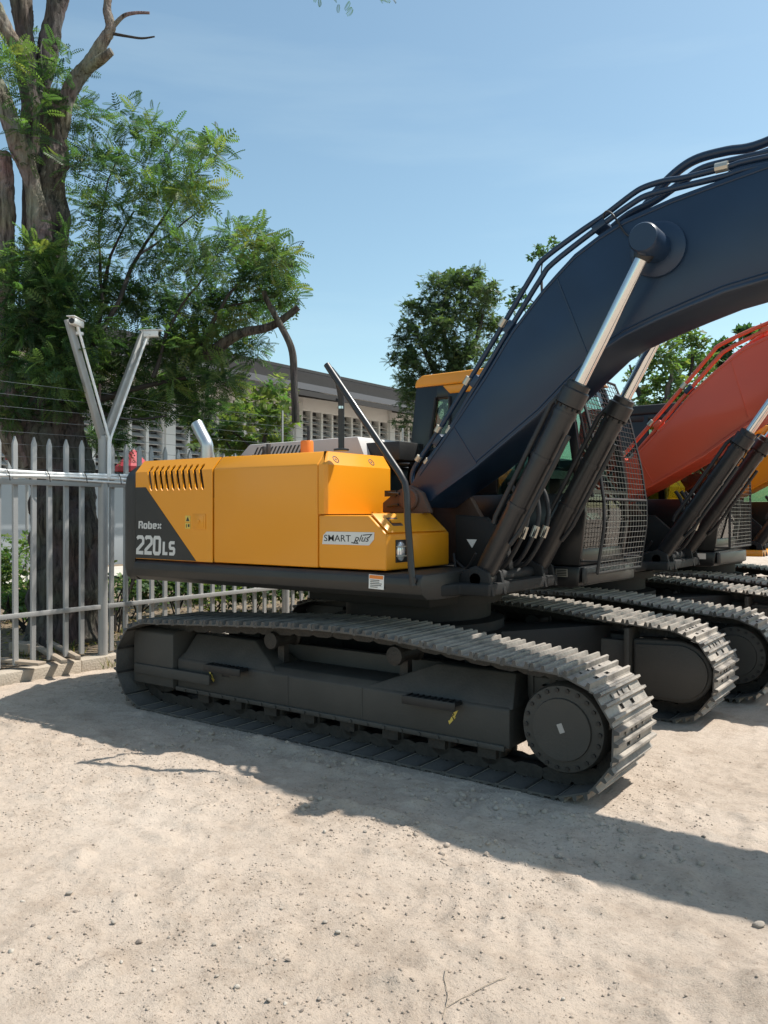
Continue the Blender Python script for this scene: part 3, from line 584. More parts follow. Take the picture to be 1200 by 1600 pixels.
    for bt, dz in ((BOOM_BOT[:], .028),):     # lower welded flange
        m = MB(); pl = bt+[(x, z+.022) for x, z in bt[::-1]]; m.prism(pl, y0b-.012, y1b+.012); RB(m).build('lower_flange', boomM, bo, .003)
    pinp = Vector((-1.768,0,3.620))
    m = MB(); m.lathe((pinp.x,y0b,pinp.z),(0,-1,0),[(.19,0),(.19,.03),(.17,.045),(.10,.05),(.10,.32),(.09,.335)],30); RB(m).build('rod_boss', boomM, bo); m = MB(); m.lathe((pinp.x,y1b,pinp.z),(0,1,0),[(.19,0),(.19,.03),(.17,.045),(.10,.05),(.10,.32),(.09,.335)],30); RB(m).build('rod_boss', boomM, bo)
    # pipes along the back of the boom
    def pipe(pp, y, r, mat='boom_black', name='pipe'):
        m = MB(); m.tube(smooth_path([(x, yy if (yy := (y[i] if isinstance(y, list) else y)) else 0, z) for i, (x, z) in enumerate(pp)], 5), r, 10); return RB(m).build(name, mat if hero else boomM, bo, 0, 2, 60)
    pipe([(-3.640,1.972),(-3.813,2.011),(-3.851,2.126),(-3.791,2.241),(-3.621,2.447),(-3.300,2.873),(-2.992,3.290),(-2.740,3.639),(-2.654,3.735),(-2.372,3.881),(-2.182,3.965),(-1.983,4.070),(-1.887,4.104),(-1.744,4.114),(-1.618,4.104),(-1.341,4.109),(-1.054,4.114),(0.479,4.042)], 5.777, .021)
    pipe([(-3.602,1.972),(-3.765,1.992),(-3.784,2.087),(-3.717,2.198),(-3.542,2.384),(-3.244,2.792),(-2.946,3.208),(-2.673,3.572),(-2.567,3.682),(-2.220,3.874),(-1.973,3.994),(-1.849,4.032),(-1.610,4.037),(-1.341,4.042),(-1.054,4.051),(0.479,3.984)], 5.75, .021)
    pipe([(-3.066,3.007),(-2.730,3.429),(-2.548,3.659),(-2.251,3.869),(-2.012,4.023),(-1.868,4.166),(-1.724,4.272),(-1.590,4.320),(-1.399,4.324),(-1.226,4.310),(-0.862,4.348),(0.000,4.291)], 6.035, .034)
    pipe([(-3.066,2.988),(-2.730,3.409),(-2.491,3.678),(-2.117,3.965),(-1.868,4.051),(-1.667,4.147),(-1.533,4.205),(-1.322,4.209),(-1.054,4.205),(0.000,4.176)], 5.94, .027)
    for L_ in ([(x+.0, z-.035) for x, z in BOOM_TOP[1:14]], [(x, z+.045) for x, z in BOOM_BOT[1:14]], [(-3.401,2.509),(-3.190,2.202)], [(-2.510,3.544),(-2.280,2.969)]):
        m = MB(); m.tube([(x, y0b-.001, z) for x, z in L_], .0055, 5); RB(m).build('weld_seam', boomM, bo, 0, 2, 60)
    for i, (x, z) in enumerate(((-2.922,3.247),(-3.219,2.854),(-2.203,3.879),(-3.564,2.404))):
        m = MB(); m.box(x-.05,x+.05,5.72,5.87,z-.02,z+.03); a = -R(50) if x < -2.6 else -R(28)
        m.v = [(x+(p[0]-x)*math.cos(a)-(p[2]-z)*-math.sin(a)*-1*-1, p[1], z+(p[2]-z)*math.cos(a)-(p[0]-x)*math.sin(a)) for p in m.v]
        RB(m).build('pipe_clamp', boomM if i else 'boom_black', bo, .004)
    for x, z, dx, dz in ((-3.008,3.266,.04,.054),(-3.324,2.844,.04,.054),(-3.592,2.480,.033,.044),(-3.487,2.461,.035,.048),(-3.784,2.250,.03,.036),(-3.698,2.222,.03,.034),(-1.408,4.107,.08,.0)):
        m = MB(); m.tube([(x,5.75,z),(x+dx,5.75,z+dz)],.0262 if x < -1.9 else .034,10); RB(m).build('pipe_fitting', 'fitting', bo)
    m = MB(); m.tube(smooth_path([(-2.184,5.748,3.879),(-2.155,5.719,3.965),(-2.088,5.691,3.927),(-1.993,5.681,3.773),(-1.916,5.652,3.716)],5),.007,6); RB(m).build('grease_hose', 'rubber', bo, 0, 2, 60)
    m = MB(); m.prism([(-1.50,3.99),(-1.30,4.22),(-.55,4.30),(-.3,3.98)], 5.93, 5.97); RB(m).build('hose_bracket', boomM, bo, .004)
    # boom cylinders
    for y, name in ((5.515,'boom_cylinder'),(6.44,'boom_cylinder')):
        foot = Vector((-3.035,y,1.32)); top = Vector(rb((pinp.x,y,pinp.z))); d = (top-foot).normalized(); Lh = 1.55
        m = MB(); m.lathe(foot,d,[(.05,.0),(.075,.06),(.083,.10),(.083,Lh-.12),(.10,Lh-.11),(.10,Lh),(.085,Lh+.01),(.085,Lh+.05),(.055,Lh+.06)],24)
        m.lathe(foot-Vector((0,.06,0)),(0,1,0),[(.09,0),(.09,.12)],20); cy = m.build(name, 'machine_black', root)
        m = MB(); m.lathe(foot,d,[(.046,Lh+.03),(.046,(top-foot).length-.06)],24); m.build('rod', 'chrome', cy)
        m = MB(); m.lathe(top-Vector((0,.055,0)),(0,1,0),[(.085,0),(.095,.01),(.095,.10),(.085,.11)],24); m.lathe(top-d*.12,d,[(.058,0),(.075,.07)],16); m.build('rod_eye', boomM if not hero else 'machine_black', cy)
        s_ = d.cross(Vector((0,1,0))).normalized(); 
        m = MB(); m.tube([foot+d*.42+s_*.10+Vector((0,-.03,0)), foot+d*.47+s_*.115+Vector((0,-.03,0)), foot+d*(Lh-.16)+s_*.115+Vector((0,-.03,0)), foot+d*(Lh-.06)+s_*.09],.02,8)
        m.tube([foot+d*.35+s_*-.09+Vector((0,-.03,0)), foot+d*.5+s_*-.115+Vector((0,-.03,0)), foot+d*(Lh-.3)+s_*-.115+Vector((0,-.03,0))],.018,8); m.build('cylinder_pipe', 'rubber', cy, 0, 2, 60)
        for h in (.6,1.0,1.35): m = MB(); m.lathe(foot,d,[(.089,h),(.089,h+.035)],24); m.build('pipe_band', 'machine_black', cy)
        m = MB()
        for k in range(10): a = 2*math.pi*k/10; q = foot+d*(Lh-.118)+(s_*math.cos(a)+Vector((0,1,0))*math.sin(a))*.09; m.lathe(q,-d,[(.011,0),(.011,.02)],6)
        m.build('gland_bolts', 'frame_black', cy)
    m = MB(); m.lathe((-3.035,5.40,1.32),(0,1,0),[(.05,0),(.05,1.15)],16)
    for y in (5.40,5.59,6.32,6.52): m.prism([(-3.235,1.2),(-2.885,1.2),(-2.925,1.37),(-3.035,1.42),(-3.145,1.37)],y,y+.04)
    m.build('cylinder_bracket', 'grimy_black', root, .004)
    # hoses between the cylinders
    for k, (y, dx) in enumerate(((5.72,.08),(5.79,.12),(6.08,.08),(6.15,.13))):
        m = MB(); m.tube(smooth_path([(-3.30+dx,y,1.36),(-3.12+dx,y,1.40),(-2.98+dx,y,1.60),(-2.93+dx,y+.03,1.78),(-2.96+dx,y+.05,1.95),(-3.02+dx,y+.05,2.05)],5),.02,8); h = m.build('hose', 'rubber', root, 0, 2, 60)
        m = MB(); m.tube([(-2.975+dx,y+.012,1.62),(-2.945+dx,y+.024,1.71)],.03,10); m.build('hose_fitting', 'fitting', h)
    m = MB(); m.tube(smooth_path([(-3.45,5.83,1.42),(-3.3,5.72,1.36),(-3.14,5.62,1.33),(-3.05,5.60,1.42)],5),.014,6); m.tube(smooth_path([(-3.48,5.84,1.48),(-3.40,5.76,1.33),(-3.25,5.66,1.38),(-3.15,5.62,1.5)],5),.012,6); m.build('cable', 'rubber', root, 0, 2, 60)
    # arm and bucket beyond the frame
    m = MB(); m.prism([(1.5,3.95),(1.95,4.15),(2.15,3.9),(2.0,2.6),(1.7,1.1),(1.55,1.1),(1.55,2.6)],5.76,6.19); RB(m).build('arm', boomM, root, .012)
    m = MB(); m.prism([(1.5,1.2),(1.95,1.15),(1.9,.8),(1.55,.3),(1.0,.2),(.75,.35),(1.05,.7)],5.48,6.48); RB(m).build('bucket', boomM, root, .02)
    cab(root, cfg)
    MB.O = (0, 0, 0)
    return root

def cab(root, cfg):
    y0, y1 = 6.72, 7.82; zf = 1.36; body = 'cab_black'
    side = [(-4.58,zf),(-4.56,2.2),(-4.43,3.03)]; ff = [(-2.93,3.03),(-2.80,2.6),(-2.72,2.1),(-2.705,1.8),(-2.76,zf)]
    def fx(z):
        zs = [p[1] for p in ff[::-1]]; return float(np.interp(z, zs, [p[0] for p in ff[::-1]]))
    m = MB(); m.prism([(-4.58,zf),(-4.56,2.2),(-4.43,3.02),(-2.93,3.02),(fx(2.97),2.97),(-4.42+.1,2.97),(-4.43,2.3)]+[(-4.45,zf)], y1-.05, y1)
    m.v = []; m.f = []
    # lower body, rear wall, pillars
    m.prism([(-4.58,zf),(-4.56,1.98),(-2.72,1.98),(-2.705,1.8),(-2.76,zf)], y0, y0+.05)
    m.prism([(-4.58,zf),(-4.56,1.75),(-2.71,1.75),(-2.76,zf)], y1-.05, y1)
    m.prism([(-4.56,1.985),(-4.43,3.031),(-4.18,3.031),(-4.20,2.88),(-4.27,2.5),(-4.27,1.985)], y0, y0+.05)       # rear quarter left of window
    m.box(-4.27,-4.06,y0+.001,y0+.049,1.985,2.44)
    m.prism([(-4.07,1.985),(-4.07,3.02),(-3.55,3.02),(-3.55,1.985)], y0, y0+.05)                                   # wide black quarter panel
    m.box(-4.20,-4.06,y0+.001,y0+.049,2.90,3.02)
    m.prism([(-2.93,3.02),(-2.80,2.6),(-2.72,2.1),(-2.705,1.99),(-2.79,1.99),(-2.87,2.55),(-3.02,3.02)], y0, y0+.06)
    m.prism([(-2.93,3.02),(-2.80,2.6),(-2.72,2.1),(-2.705,1.76),(-2.79,1.76),(-2.80,2.1),(-2.87,2.55),(-3.02,3.02)], y1-.06, y1)
    m.box(-4.40,-2.95,y0+.002,y0+.048,2.95,3.032); m.box(-4.40,-2.95,y1-.048,y1-.003,2.95,3.032); m.box(-3.75,-3.67,y1-.05,y1-.001,1.75,3.0); m.prism([(-4.57,1.75),(-4.43,3.02),(-4.33,3.02),(-4.45,1.75)], y1-.05, y1-.002)
    m.box(-4.57,-4.50,y0+.05,y1-.05,zf,2.1); m.box(-2.83,-2.76,y0+.05,y1-.05,zf,1.50); m.box(-4.5,-2.8,y0+.05,y1-.05,zf,zf+.04)
    cb = m.build('cab', body, root, .008)
    m = MB(); m.prism([(-4.45,3.03),(-4.43,3.10),(-4.36,3.145),(-3.1,3.155),(-2.98,3.12),(-2.90,3.03)], y0-.01, y1+.01); m.prism([(-4.05,2.94),(-3.6,2.94),(-3.6,3.03),(-4.14,3.03)], y0-.008, y0+.04); m.build('cab_roof', cfg['cap'], cb, .02, 3)
    m = MB(); m.box(-4.22,-4.10,y0+.3,y0+.5,3.14,3.19); m.build('roof_light', 'sticker_orange', cb, .01)
    def pane(name, poly, y):
        m = MB(); m.prism(poly, y, y+.006); return m.build(name, 'cab_glass', cb)
    pane('window_pane', [(-4.27,2.44),(-4.195,2.9),(-4.07,2.9),(-4.07,2.44)], y0+.02)
    m = MB(); rim = [(-4.285,2.42),(-4.205,2.915),(-4.05,2.915),(-4.05,2.42)]
    m.tube([(x, y0-.004, z) for x, z in rim+[rim[0]]], .014, 6); m.build('window_seal', 'rubber', cb)
    pane('window_pane', [(-3.55,1.985),(-3.55,2.95),(-3.02,2.95),(-2.87,2.55),(-2.79,1.985)], y0+.02)
    pane('window_pane', [(-3.67,1.755),(-3.67,2.95),(-3.02,2.95),(-2.87,2.55),(-2.80,2.1),(-2.79,1.755)], y1-.03)
    pane('window_pane', [(-4.44,1.755),(-4.35,2.95),(-3.75,2.95),(-3.75,1.755)], y1-.03)
    # rear glass and windscreen
    m = MB(); m.add([(-4.55,y0+.06,2.1),(-4.55,y1-.06,2.1),(-4.44,y1-.06,2.97),(-4.44,y0+.06,2.97)],[(0,1,2,3)]); m.build('rear_window', 'cab_glass', cb)
    m = MB(); zz = [1.50,1.8,2.1,2.6,2.97]; vs = [(fx(z)-.03,y,z) for z in zz for y in (y0+.06,y1-.06)]; m.add(vs,[(2*i,2*i+1,2*i+3,2*i+2) for i in range(4)]); m.build('windscreen', 'cab_glass', cb, 0, 2, 60)
    m = MB(); m.box(fx(2.0)-.03,fx(2.0)+.0,y0+.06,y1-.06,1.985,2.02); m.build('windscreen_bar', body, cb)
    m = MB(); m.tube([(fx(2.7)+.02,y0+.12,2.72),(fx(2.4)+.02,y0+.14,2.40),(fx(2.0)+.025,y0+.13,1.95)],.012,6); m.build('wiper', 'rubber', cb)
    m = MB(); m.box(-3.95,-3.5,y0+.32,y1-.32,1.4,1.85); m.prism([(-4.0,1.8),(-3.85,1.8),(-3.97,2.55),(-4.1,2.55)],y0+.34,y1-.34); m.prism([(-4.1,2.56),(-3.99,2.56),(-4.02,2.74),(-4.1,2.74)],y0+.44,y1-.44); m.build('seat', 'seat_cloth', cb, .03)
    m = MB(); m.box(-3.5,-2.95,y0+.1,y0+.26,1.4,1.95); m.box(-3.1,-3.0,y0+.15,y0+.3,1.95,2.12); m.tube([(-3.1,y0+.5,1.4),(-3.05,y0+.5,1.95)],.02,6); m.tube([(-3.1,y0+.75,1.4),(-3.05,y0+.75,1.95)],.02,6); m.build('console', 'seat_cloth', cb, .01)
    # skirt below the cab, number plate
    m = MB(); m.prism([(-4.3,1.17),(-2.80,1.17),(-2.76,1.20),(-2.745,1.352),(-4.3,1.352)], y0-.02, y1-.02); sk = m.build('cab_skirt', 'cab_black', root, .015)
    m = MB(); m.prismz([(-2.742,y0+.0),(-2.70,y0+.02),(-2.60,y1-.35),(-2.62,y1-.1),(-2.742,y1-.06)],1.20,1.35); m.build('front_step_box', cfg.get('nose', 'charcoal'), root, .02)
    m = MB(); m.box(-2.965,-2.855,y0-.024,y0-.0205,1.262,1.33); np_ = m.build('number_plate', 'fitting' if cfg.get('hero') else 'sticker_white', sk)
    if cfg.get('hero'):
        m = MB()
        for k in range(4): m.box(-2.955,-2.865,y0-.0265,y0-.0242,1.272+k*.014,1.279+k*.014)
        m.build('plate_text', 'letter_black', sk)
    # front guard: frame + wire mesh
    ga, gb = y0+.03, y1+.03
    if cfg.get('flat_guard'): gp = [(-2.80,2.95),(-2.62,2.25),(-2.60,2.2),(-2.60,1.40)]
    else: gp = [(-2.86,3.06),(-2.72,2.74),(-2.60,2.25),(-2.55,1.9),(-2.55,1.7),(-2.61,1.30)]
    gx = lambda z: float(np.interp(z, [p[1] for p in gp[::-1]], [p[0] for p in gp[::-1]]))
    zt, zb = gp[0][1], gp[-1][1]; zs = np.linspace(zt, zb, 24)
    G = empty('x'); bpy.data.objects.remove(G)
    m = MB()
    for y in (ga, gb): m.tube([(gx(z), y, z) for z in zs], .016 if y == ga else .012, 6)
    for z in (zt, zb, 1.93 if not cfg.get('flat_guard') else 2.22): m.tube([(gx(z), ga, z), (gx(z), gb, z)], .013, 6)
    for y in (ga, gb):
        for z in (1.4, 2.9): m.tube([(gx(z), y, z), (fx(z)-.02, min(y, y1-.02), z)], .012, 6)
    gf = m.build('front_guard', 'rubber', root, 0, 2, 60)
    m = MB(); nv = 15; nh = 36
    for k in range(1, nv): y = ga+(gb-ga)*k/nv; m.tube([(gx(z)+.001, y, z) for z in zs], .003, 4, False)
    for k in range(1, nh): z = zb+(zt-zb)*k/nh; m.tube([(gx(z)+.005, ga, z), (gx(z)+.005, gb, z)], .003, 4, False)
    wm = m.build('wire_mesh', 'wire_steel', gf, 0, 2, 0); tag(wm, kind='stuff')

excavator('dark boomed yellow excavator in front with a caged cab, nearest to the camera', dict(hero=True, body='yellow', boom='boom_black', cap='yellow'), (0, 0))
excavator('excavator with a bright red boom, second in the row', dict(body='charcoal', boom='red_paint', cap='frame_black', flat_guard=True), (.25, 3.5), 6)
excavator('yellow excavator with a yellow boom, cut off at the right edge', dict(body='yellow', boom='yellow', cap='yellow', flat_guard=True, nose='yellow'), (.5, 7.0), 6)

# ------------------------------------------------------------------ building behind the garden
def corrugated(name, x0, z0, x1, z1, ya, yb, mat, parent, per=.2, amp=.016):
    n = int((yb-ya)/per*6); y = np.linspace(ya, yb, n); w = amp*np.sin(y*2*math.pi/per); v = []
    L = math.hypot(x1-x0, z1-z0); nx, nz = -(z1-z0)/L*np.sign(x1-x0), abs(x1-x0)/L
    for x, z in ((x0, z0), ((x0+x1)/2, (z0+z1)/2), (x1, z1)): v.append(np.stack([x+nx*w, y, z+nz*w], 1))
    for x, z in ((x1, z1-.02), (x0, z0-.02)): v.append(np.stack([x+nx*w, y, z+nz*w], 1))
    co = np.concatenate(v); i = np.arange(n-1); q = []
    for r in range(5): a = r*n+i; b = ((r+1) % 5)*n+i; q.append(np.stack([a, a+1, b+1, b], 1))
    me = quads_mesh(name, co, np.concatenate(q), mat); me.polygons.foreach_set('use_smooth', np.ones(len(me.polygons), bool)); me.set_sharp_from_angle(angle=R(60)); return link(name, me, parent)
def building():
    root = empty('warehouse_building', (-21, 15, 0)); tag(root, 'long white hall with louvred vent walls and two-tier corrugated roof behind the trees', 'building')
    MB.O = (-21, 15, 0); ya, yb = -8, 39
    m = MB(); m.box(-22.8, -22.5, ya, yb, .05, 2.98); m.build('lower_wall', 'wall_lower', root, .01)
    m = MB(); m.box(-22.8, -22.49, ya, yb, 6.0, 7.1); m.build('upper_wall', 'wall_white', root, .01)
    m = MB(); m.box(-23.1, -22.95, ya, yb, .1, 7.1); m.build('inner_wall', 'vent_dark', root)
    ps = [-7.7, -1.1, 5.55, 12.1, 18.7, 25.3, 31.9, 38.4]
    for p in ps: m = MB(); m.box(-22.82, -22.36, p-.21, p+.21, .05, 7.05); m.build('pilaster', 'wall_white', root, .015)
    for a, b in zip(ps[:-1], ps[1:]):
        if b < 4: continue
        a += .2; b -= .2; n = 9
        for k in range(n+1): y = a+(b-a)*k/n; m = MB(); m.box(-22.78, -22.48, y-.058, y+.058, 2.98, 6.0); m.build('mullion', 'wall_white', root)
        for k in range(1, 13): z = 2.98+3.02*k/13; m = MB(); m.obox(((-22.63), (a+b)/2, z), (.13, (b-a)/2-.01, .014), Matrix.Rotation(R(32), 3, 'Y')); m.build('louvre_slat', 'slat_grey', root)
    rf = corrugated('lower_roof', -20.25, 6.38, -25.1, 8.1, ya-.4, yb+.3, 'roof_sheet', root)
    m = MB(); m.box(-20.45, -20.40, ya-.3, yb+.2, 6.16, 6.36); m.build('eave_board', 'roof_edge', root)
    m = MB(); m.add([(-22.5,ya-.3,7.12),(-22.5,yb+.2,7.12),(-20.46,yb+.2,6.40),(-20.46,ya-.3,6.40)],[(0,1,2,3)]); m.build('soffit', 'roof_edge', root)
    for p in ps: m = MB(); m.prism([(-22.4,6.5),(-20.3,6.1),(-20.3,6.24),(-22.4,6.95)], p-.06, p+.06); m.build('rafter_end', 'roof_edge', root)
    m = MB(); m.box(-25.4, -25.0, ya, yb, 7.6, 8.36); m.build('clerestory', 'roof_edge', root)
    corrugated('upper_roof', -24.4, 8.28, -33, 10.0, ya-.4, yb+.4, 'roof_sheet', root)
    m = MB(); m.box(-24.62, -24.55, ya-.3, yb+.3, 8.12, 8.25); m.build('upper_eave_board', 'roof_edge', root)
    MB.O = (0, 0, 0)
building()
def canopy(px, py, d, r, label):
    c = at(px, py, d); root = empty('red_canopy', (c.x, c.y, .15)); tag(root, label, 'canopy', 'red canopies in the garden'); MB.O = (c.x, c.y, .15)
    z = c.z-.15; m = MB(); n = 8; ring = [(c.x+r*math.cos(2*math.pi*k/n), c.y+r*math.sin(2*math.pi*k/n), c.z-.28) for k in range(n)]; low = [(p[0], p[1], p[2]-.1) for p in ring]
    m.add(ring+low+[(c.x, c.y, c.z+.1)], [(k, (k+1) % n, 16) for k in range(n)]+[(k, k+8, (k+1) % n+8, (k+1) % n) for k in range(n)]); m.build('canopy_cloth', 'red_canopy', root, 0, 2, 10)
    m = MB(); m.tube([(c.x, c.y, .15), (c.x, c.y, c.z+.09)], .03, 8); m.build('pole', 'fence_grey', root); MB.O = (0, 0, 0)
canopy(208, 708, 17, .36, 'small red canopy half hidden behind the rear of the front excavator')
canopy(42, 690, 17, .42, 'small red canopy left of the thick tree trunk behind the fence')

# ------------------------------------------------------------------ fence
def fence():
    root = empty('palisade_fence', (-8.3, 6, .1)); tag(root, 'grey steel palisade fence with pointed pickets and strands of wire above', 'fence'); MB.O = (-8.3, 0, 0)
    def pk():
        m = MB(); w = .027; m.prismx([(-w, 0), (w, 0), (w, 2.36), (0, 2.44), (-w, 2.36)], -8.315, -8.280); MB.O = (-8.3, 0, 0); return m.mesh('picket', 'fence_grey', .003, 1)
    pm = pk(); y = 4.852-.199*13; k = 0; posts = [-.3, 2.8, 5.915, 9.05, 12.2, 15.3, 18.4, 21.5]
    while y < 22:
        if min(abs(y-p) for p in posts) > .07:
            o = link('picket', pm, root); o.location = (random.uniform(-.003, .003), y, .02+.16+random.uniform(-.012, .012)-.0); o.location.y = y; o.rotation_euler = (R(random.uniform(-.35, .35)), 0, 0); o.location.z = .17+random.uniform(-.012, .012)-.1
        y += .199
    root.location.z = .1; root.location.y = 0
    MB.O = (-8.3, 0, .1)
    for p in posts:
        m = MB(); m.lathe((-8.27, p, .06), (0, 0, 1), [(.055, 0), (.055, 2.62), (.045, 2.63)], 14); m.build('post', 'fence_grey', root)
        if abs(p-5.915) < .01:
            for ty, tz in ((5.46, 3.96), (6.49, 3.98)):
                a = Vector((-8.27, p, 2.62)); b = Vector((-8.27, ty, tz)); d = (b-a); mt = d.to_track_quat('Z', 'X').to_matrix(); m = MB(); m.obox((a+b)/2, (.04, .029, d.length/2), mt); m.build('post_arm', 'fence_grey', root, .006)
    ext = list(zip(posts[:-1], posts[1:]))
    for a, b in ext:
        m = MB(); m.box(-8.28, -8.235, a+.05, b-.05, .675, .725); m.build('rail', 'fence_grey', root, .004)
        m = MB(); m.box(-8.28, -8.235, a+.05, b-.05, 2.09, 2.15); m.build('rail', 'fence_grey', root, .004)
        if a > 0:
            for k in range(8):
                z = 2.28+k*.131; m = MB(); m.tube([(-8.33, a+(b-a)*t, z-.02*math.sin(math.pi*t)) for t in np.linspace(0, 1, 7)], .0028, 4); m.build('wire', 'wire_steel', root, 0, 2, 0)
            m = MB(); m.box(-8.345, -8.325, a-.012, a+.012, 2.2, 3.3); m.build('wire_stay', 'rust_brown' if a == 5.915 else 'fence_grey', root)
    MB.O = (0, 0, 0)
    # conduits tied along the upper rail
    c = empty('conduit_bundle', (-8.21, 5.9, 2.15)); tag(c, 'bundle of white conduit pipes tied along the fence rail', 'conduit'); MB.O = tuple(c.location)
    for k, (z, x, r) in enumerate(((2.235, -8.205, .019), (2.19, -8.20, .016), (2.165, -8.215, .013))):
        m = MB(); m.tube([(x, yy, z+.012*math.sin(yy*2.1+k*2)-.022*(yy-4.7)*.25) for yy in np.linspace(0, 7.8, 40)], r, 8); m.build('pipe', 'conduit_white', c, 0, 2, 60)
    for yy in np.arange(1, 7.5, .46): m = MB(); m.tube([(-8.18, yy, 2.26), (-8.175, yy+.03, 2.2), (-8.19, yy+.05, 2.13)], .005, 5); m.build('cable_tie', 'rubber', c)
    for pts in ([(5.93, 2.2), (5.935, 2.62), (5.94, 2.66), (5.53, 3.88)], [(5.95, 2.2), (5.955, 2.62), (5.97, 2.68), (6.47, 3.9)]):
        m = MB(); m.tube([(-8.19, a, b) for a, b in pts], .015, 8); m.build('riser', 'conduit_white', c, 0, 2, 60)
    MB.O = (0, 0, 0)
    for (yy, zz, yaw, lab) in ((5.52, 3.92, -60, 'white security camera on the left arm of the fence post'), (6.54, 3.97, 30, 'white security camera on the right arm of the fence post')):
        o = empty('security_camera', (-8.2, yy, zz)); tag(o, lab, 'camera', 'security cameras on the fence post'); o.rotation_euler = (0, 0, R(yaw))
        m = MB(); m.box(-.11, .11, -.04, .04, -.035, .04); m.build('housing', 'conduit_white', o, .012, 2); m = MB(); m.box(-.12, .15, -.047, .047, .042, .052); m.build('sun_shield', 'conduit_white', o, .003)
        m = MB(); m.lathe((.11, 0, 0), (1, 0, 0), [(.03, 0), (.03, .012), (.02, .014)], 14); m.build('lens', 'letter_black', o); m = MB(); m.tube([(-.03, 0, -.03), (-.05, 0, -.08), (-.07, 0, -.1)], .02, 8); m.lathe((-.07, 0, -.12), (0, 0, 1), [(.045, 0), (.045, .03)], 14); m.build('bracket', 'conduit_white', o)
fence()

# ------------------------------------------------------------------ vegetation
def frond_shape(n, lw=.085, ll=.30):
    V = []
    for k in range(n):
        t = (k+.6)/n; x = t; L = ll*math.sin(math.pi*min(.97, .12+.82*t))**.6; z = -.22*t*t
        for s in (-1, 1):
            dx, dy = .42*L, s*.9*L; wx, wy = lw*.5*.9, -s*lw*.5*.42
            V.append([(x-wx*.3, 0, z), (x+dx*.5+wx, dy*.5+wy, z+.01), (x+dx, dy, z-.05), (x+dx*.5-wx, dy*.5-wy, z+.01)])
    V.append([(0, -.008, .0), (0, .008, 0), (.95, .004, -.2), (.95, -.004, -.2)])
    return np.array(V)
FRONDS = [frond_shape(9), frond_shape(7, .11, .27), frond_shape(11, .07, .3)]
LEAFLET = np.array([[(0, 0, 0), (.45, .28, .05), (1, 0, -.06), (.45, -.28, .05)]])
LEAF3 = np.concatenate([LEAFLET, LEAFLET@np.array([[.5, .8, 0], [-.8, .5, 0], [0, 0, 1]]).astype(float)+np.array([.1, .02, .05]), LEAFLET@np.array([[.4, -.85, 0], [.85, .4, 0], [0, 0, 1]]).astype(float)+np.array([.05, -.05, -.04])])
def scatter(shapes, pos, dirv, size, col, roll=.5):
    """copies of small leaf shapes, each with its own direction, size and colour -> coords, colours"""
    n = len(pos); x = dirv/np.linalg.norm(dirv, axis=1, keepdims=True)
    up = np.tile((0, 0, 1.), (n, 1)) + rng.normal(0, roll, (n, 3)); y = np.cross(up, x); y /= np.linalg.norm(y, axis=1, keepdims=True)+1e-9; z = np.cross(x, y)
    Rm = np.stack([x, y, z], 1); co = []; cc = []
    pick = rng.integers(0, len(shapes), n)
    for s, sh in enumerate(shapes):
        i = np.where(pick == s)[0]; k = sh.shape[0]
        if not len(i): continue
        P = (sh.reshape(1, -1, 3)*size[i][:, None, None])@Rm[i] + pos[i][:, None, :]; co.append(P.reshape(-1, 3)); cc.append(np.repeat(col[i], k*4, 0))
    return np.concatenate(co), np.concatenate(cc)
def leaf_obj(name, co, cc, parent, origin, mat='leaf'):
    q = np.arange(len(co)).reshape(-1, 4); me = quads_mesh(name, co-np.array(origin), q, mat, cc); return link(name, me, parent)
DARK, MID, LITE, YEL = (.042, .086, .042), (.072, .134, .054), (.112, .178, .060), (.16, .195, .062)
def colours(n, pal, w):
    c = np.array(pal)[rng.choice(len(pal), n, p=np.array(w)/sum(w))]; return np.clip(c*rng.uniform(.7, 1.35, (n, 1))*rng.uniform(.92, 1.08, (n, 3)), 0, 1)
def cluster_leaves(cl, shapes, dens, size, pal, w, jit=.5, flat=.75, depth=1.0):
    """cl: (centre, rx, rz); positions fill the ellipsoid, more towards its skin"""
    co = []; cc = []
    for c, rx, rz in cl:
        n = max(4, int(dens*rx*rx*1.0)); u = rng.normal(0, 1, (n, 3)); u /= np.linalg.norm(u, axis=1, keepdims=True); r = rng.uniform(0, 1, (n, 1))**.5
        lump = .72+.5*rng.random((n, 1))
        p = u*r*lump*np.array((rx*depth, rx*depth, rz)); d = u*np.array((1, 1, .4)) + rng.normal(0, jit, (n, 3)); d[:, 2] += .1
        ww = np.array(w, float); k = np.clip(1+rng.normal(0, .45, len(ww)), .15, 3); ww = ww*k
        a, b = scatter(shapes, p+np.array(c), d, rng.uniform(size[0], size[1], n), colours(n, pal, ww)); co.append(a); cc.append(b)
    return np.concatenate(co), np.concatenate(cc)
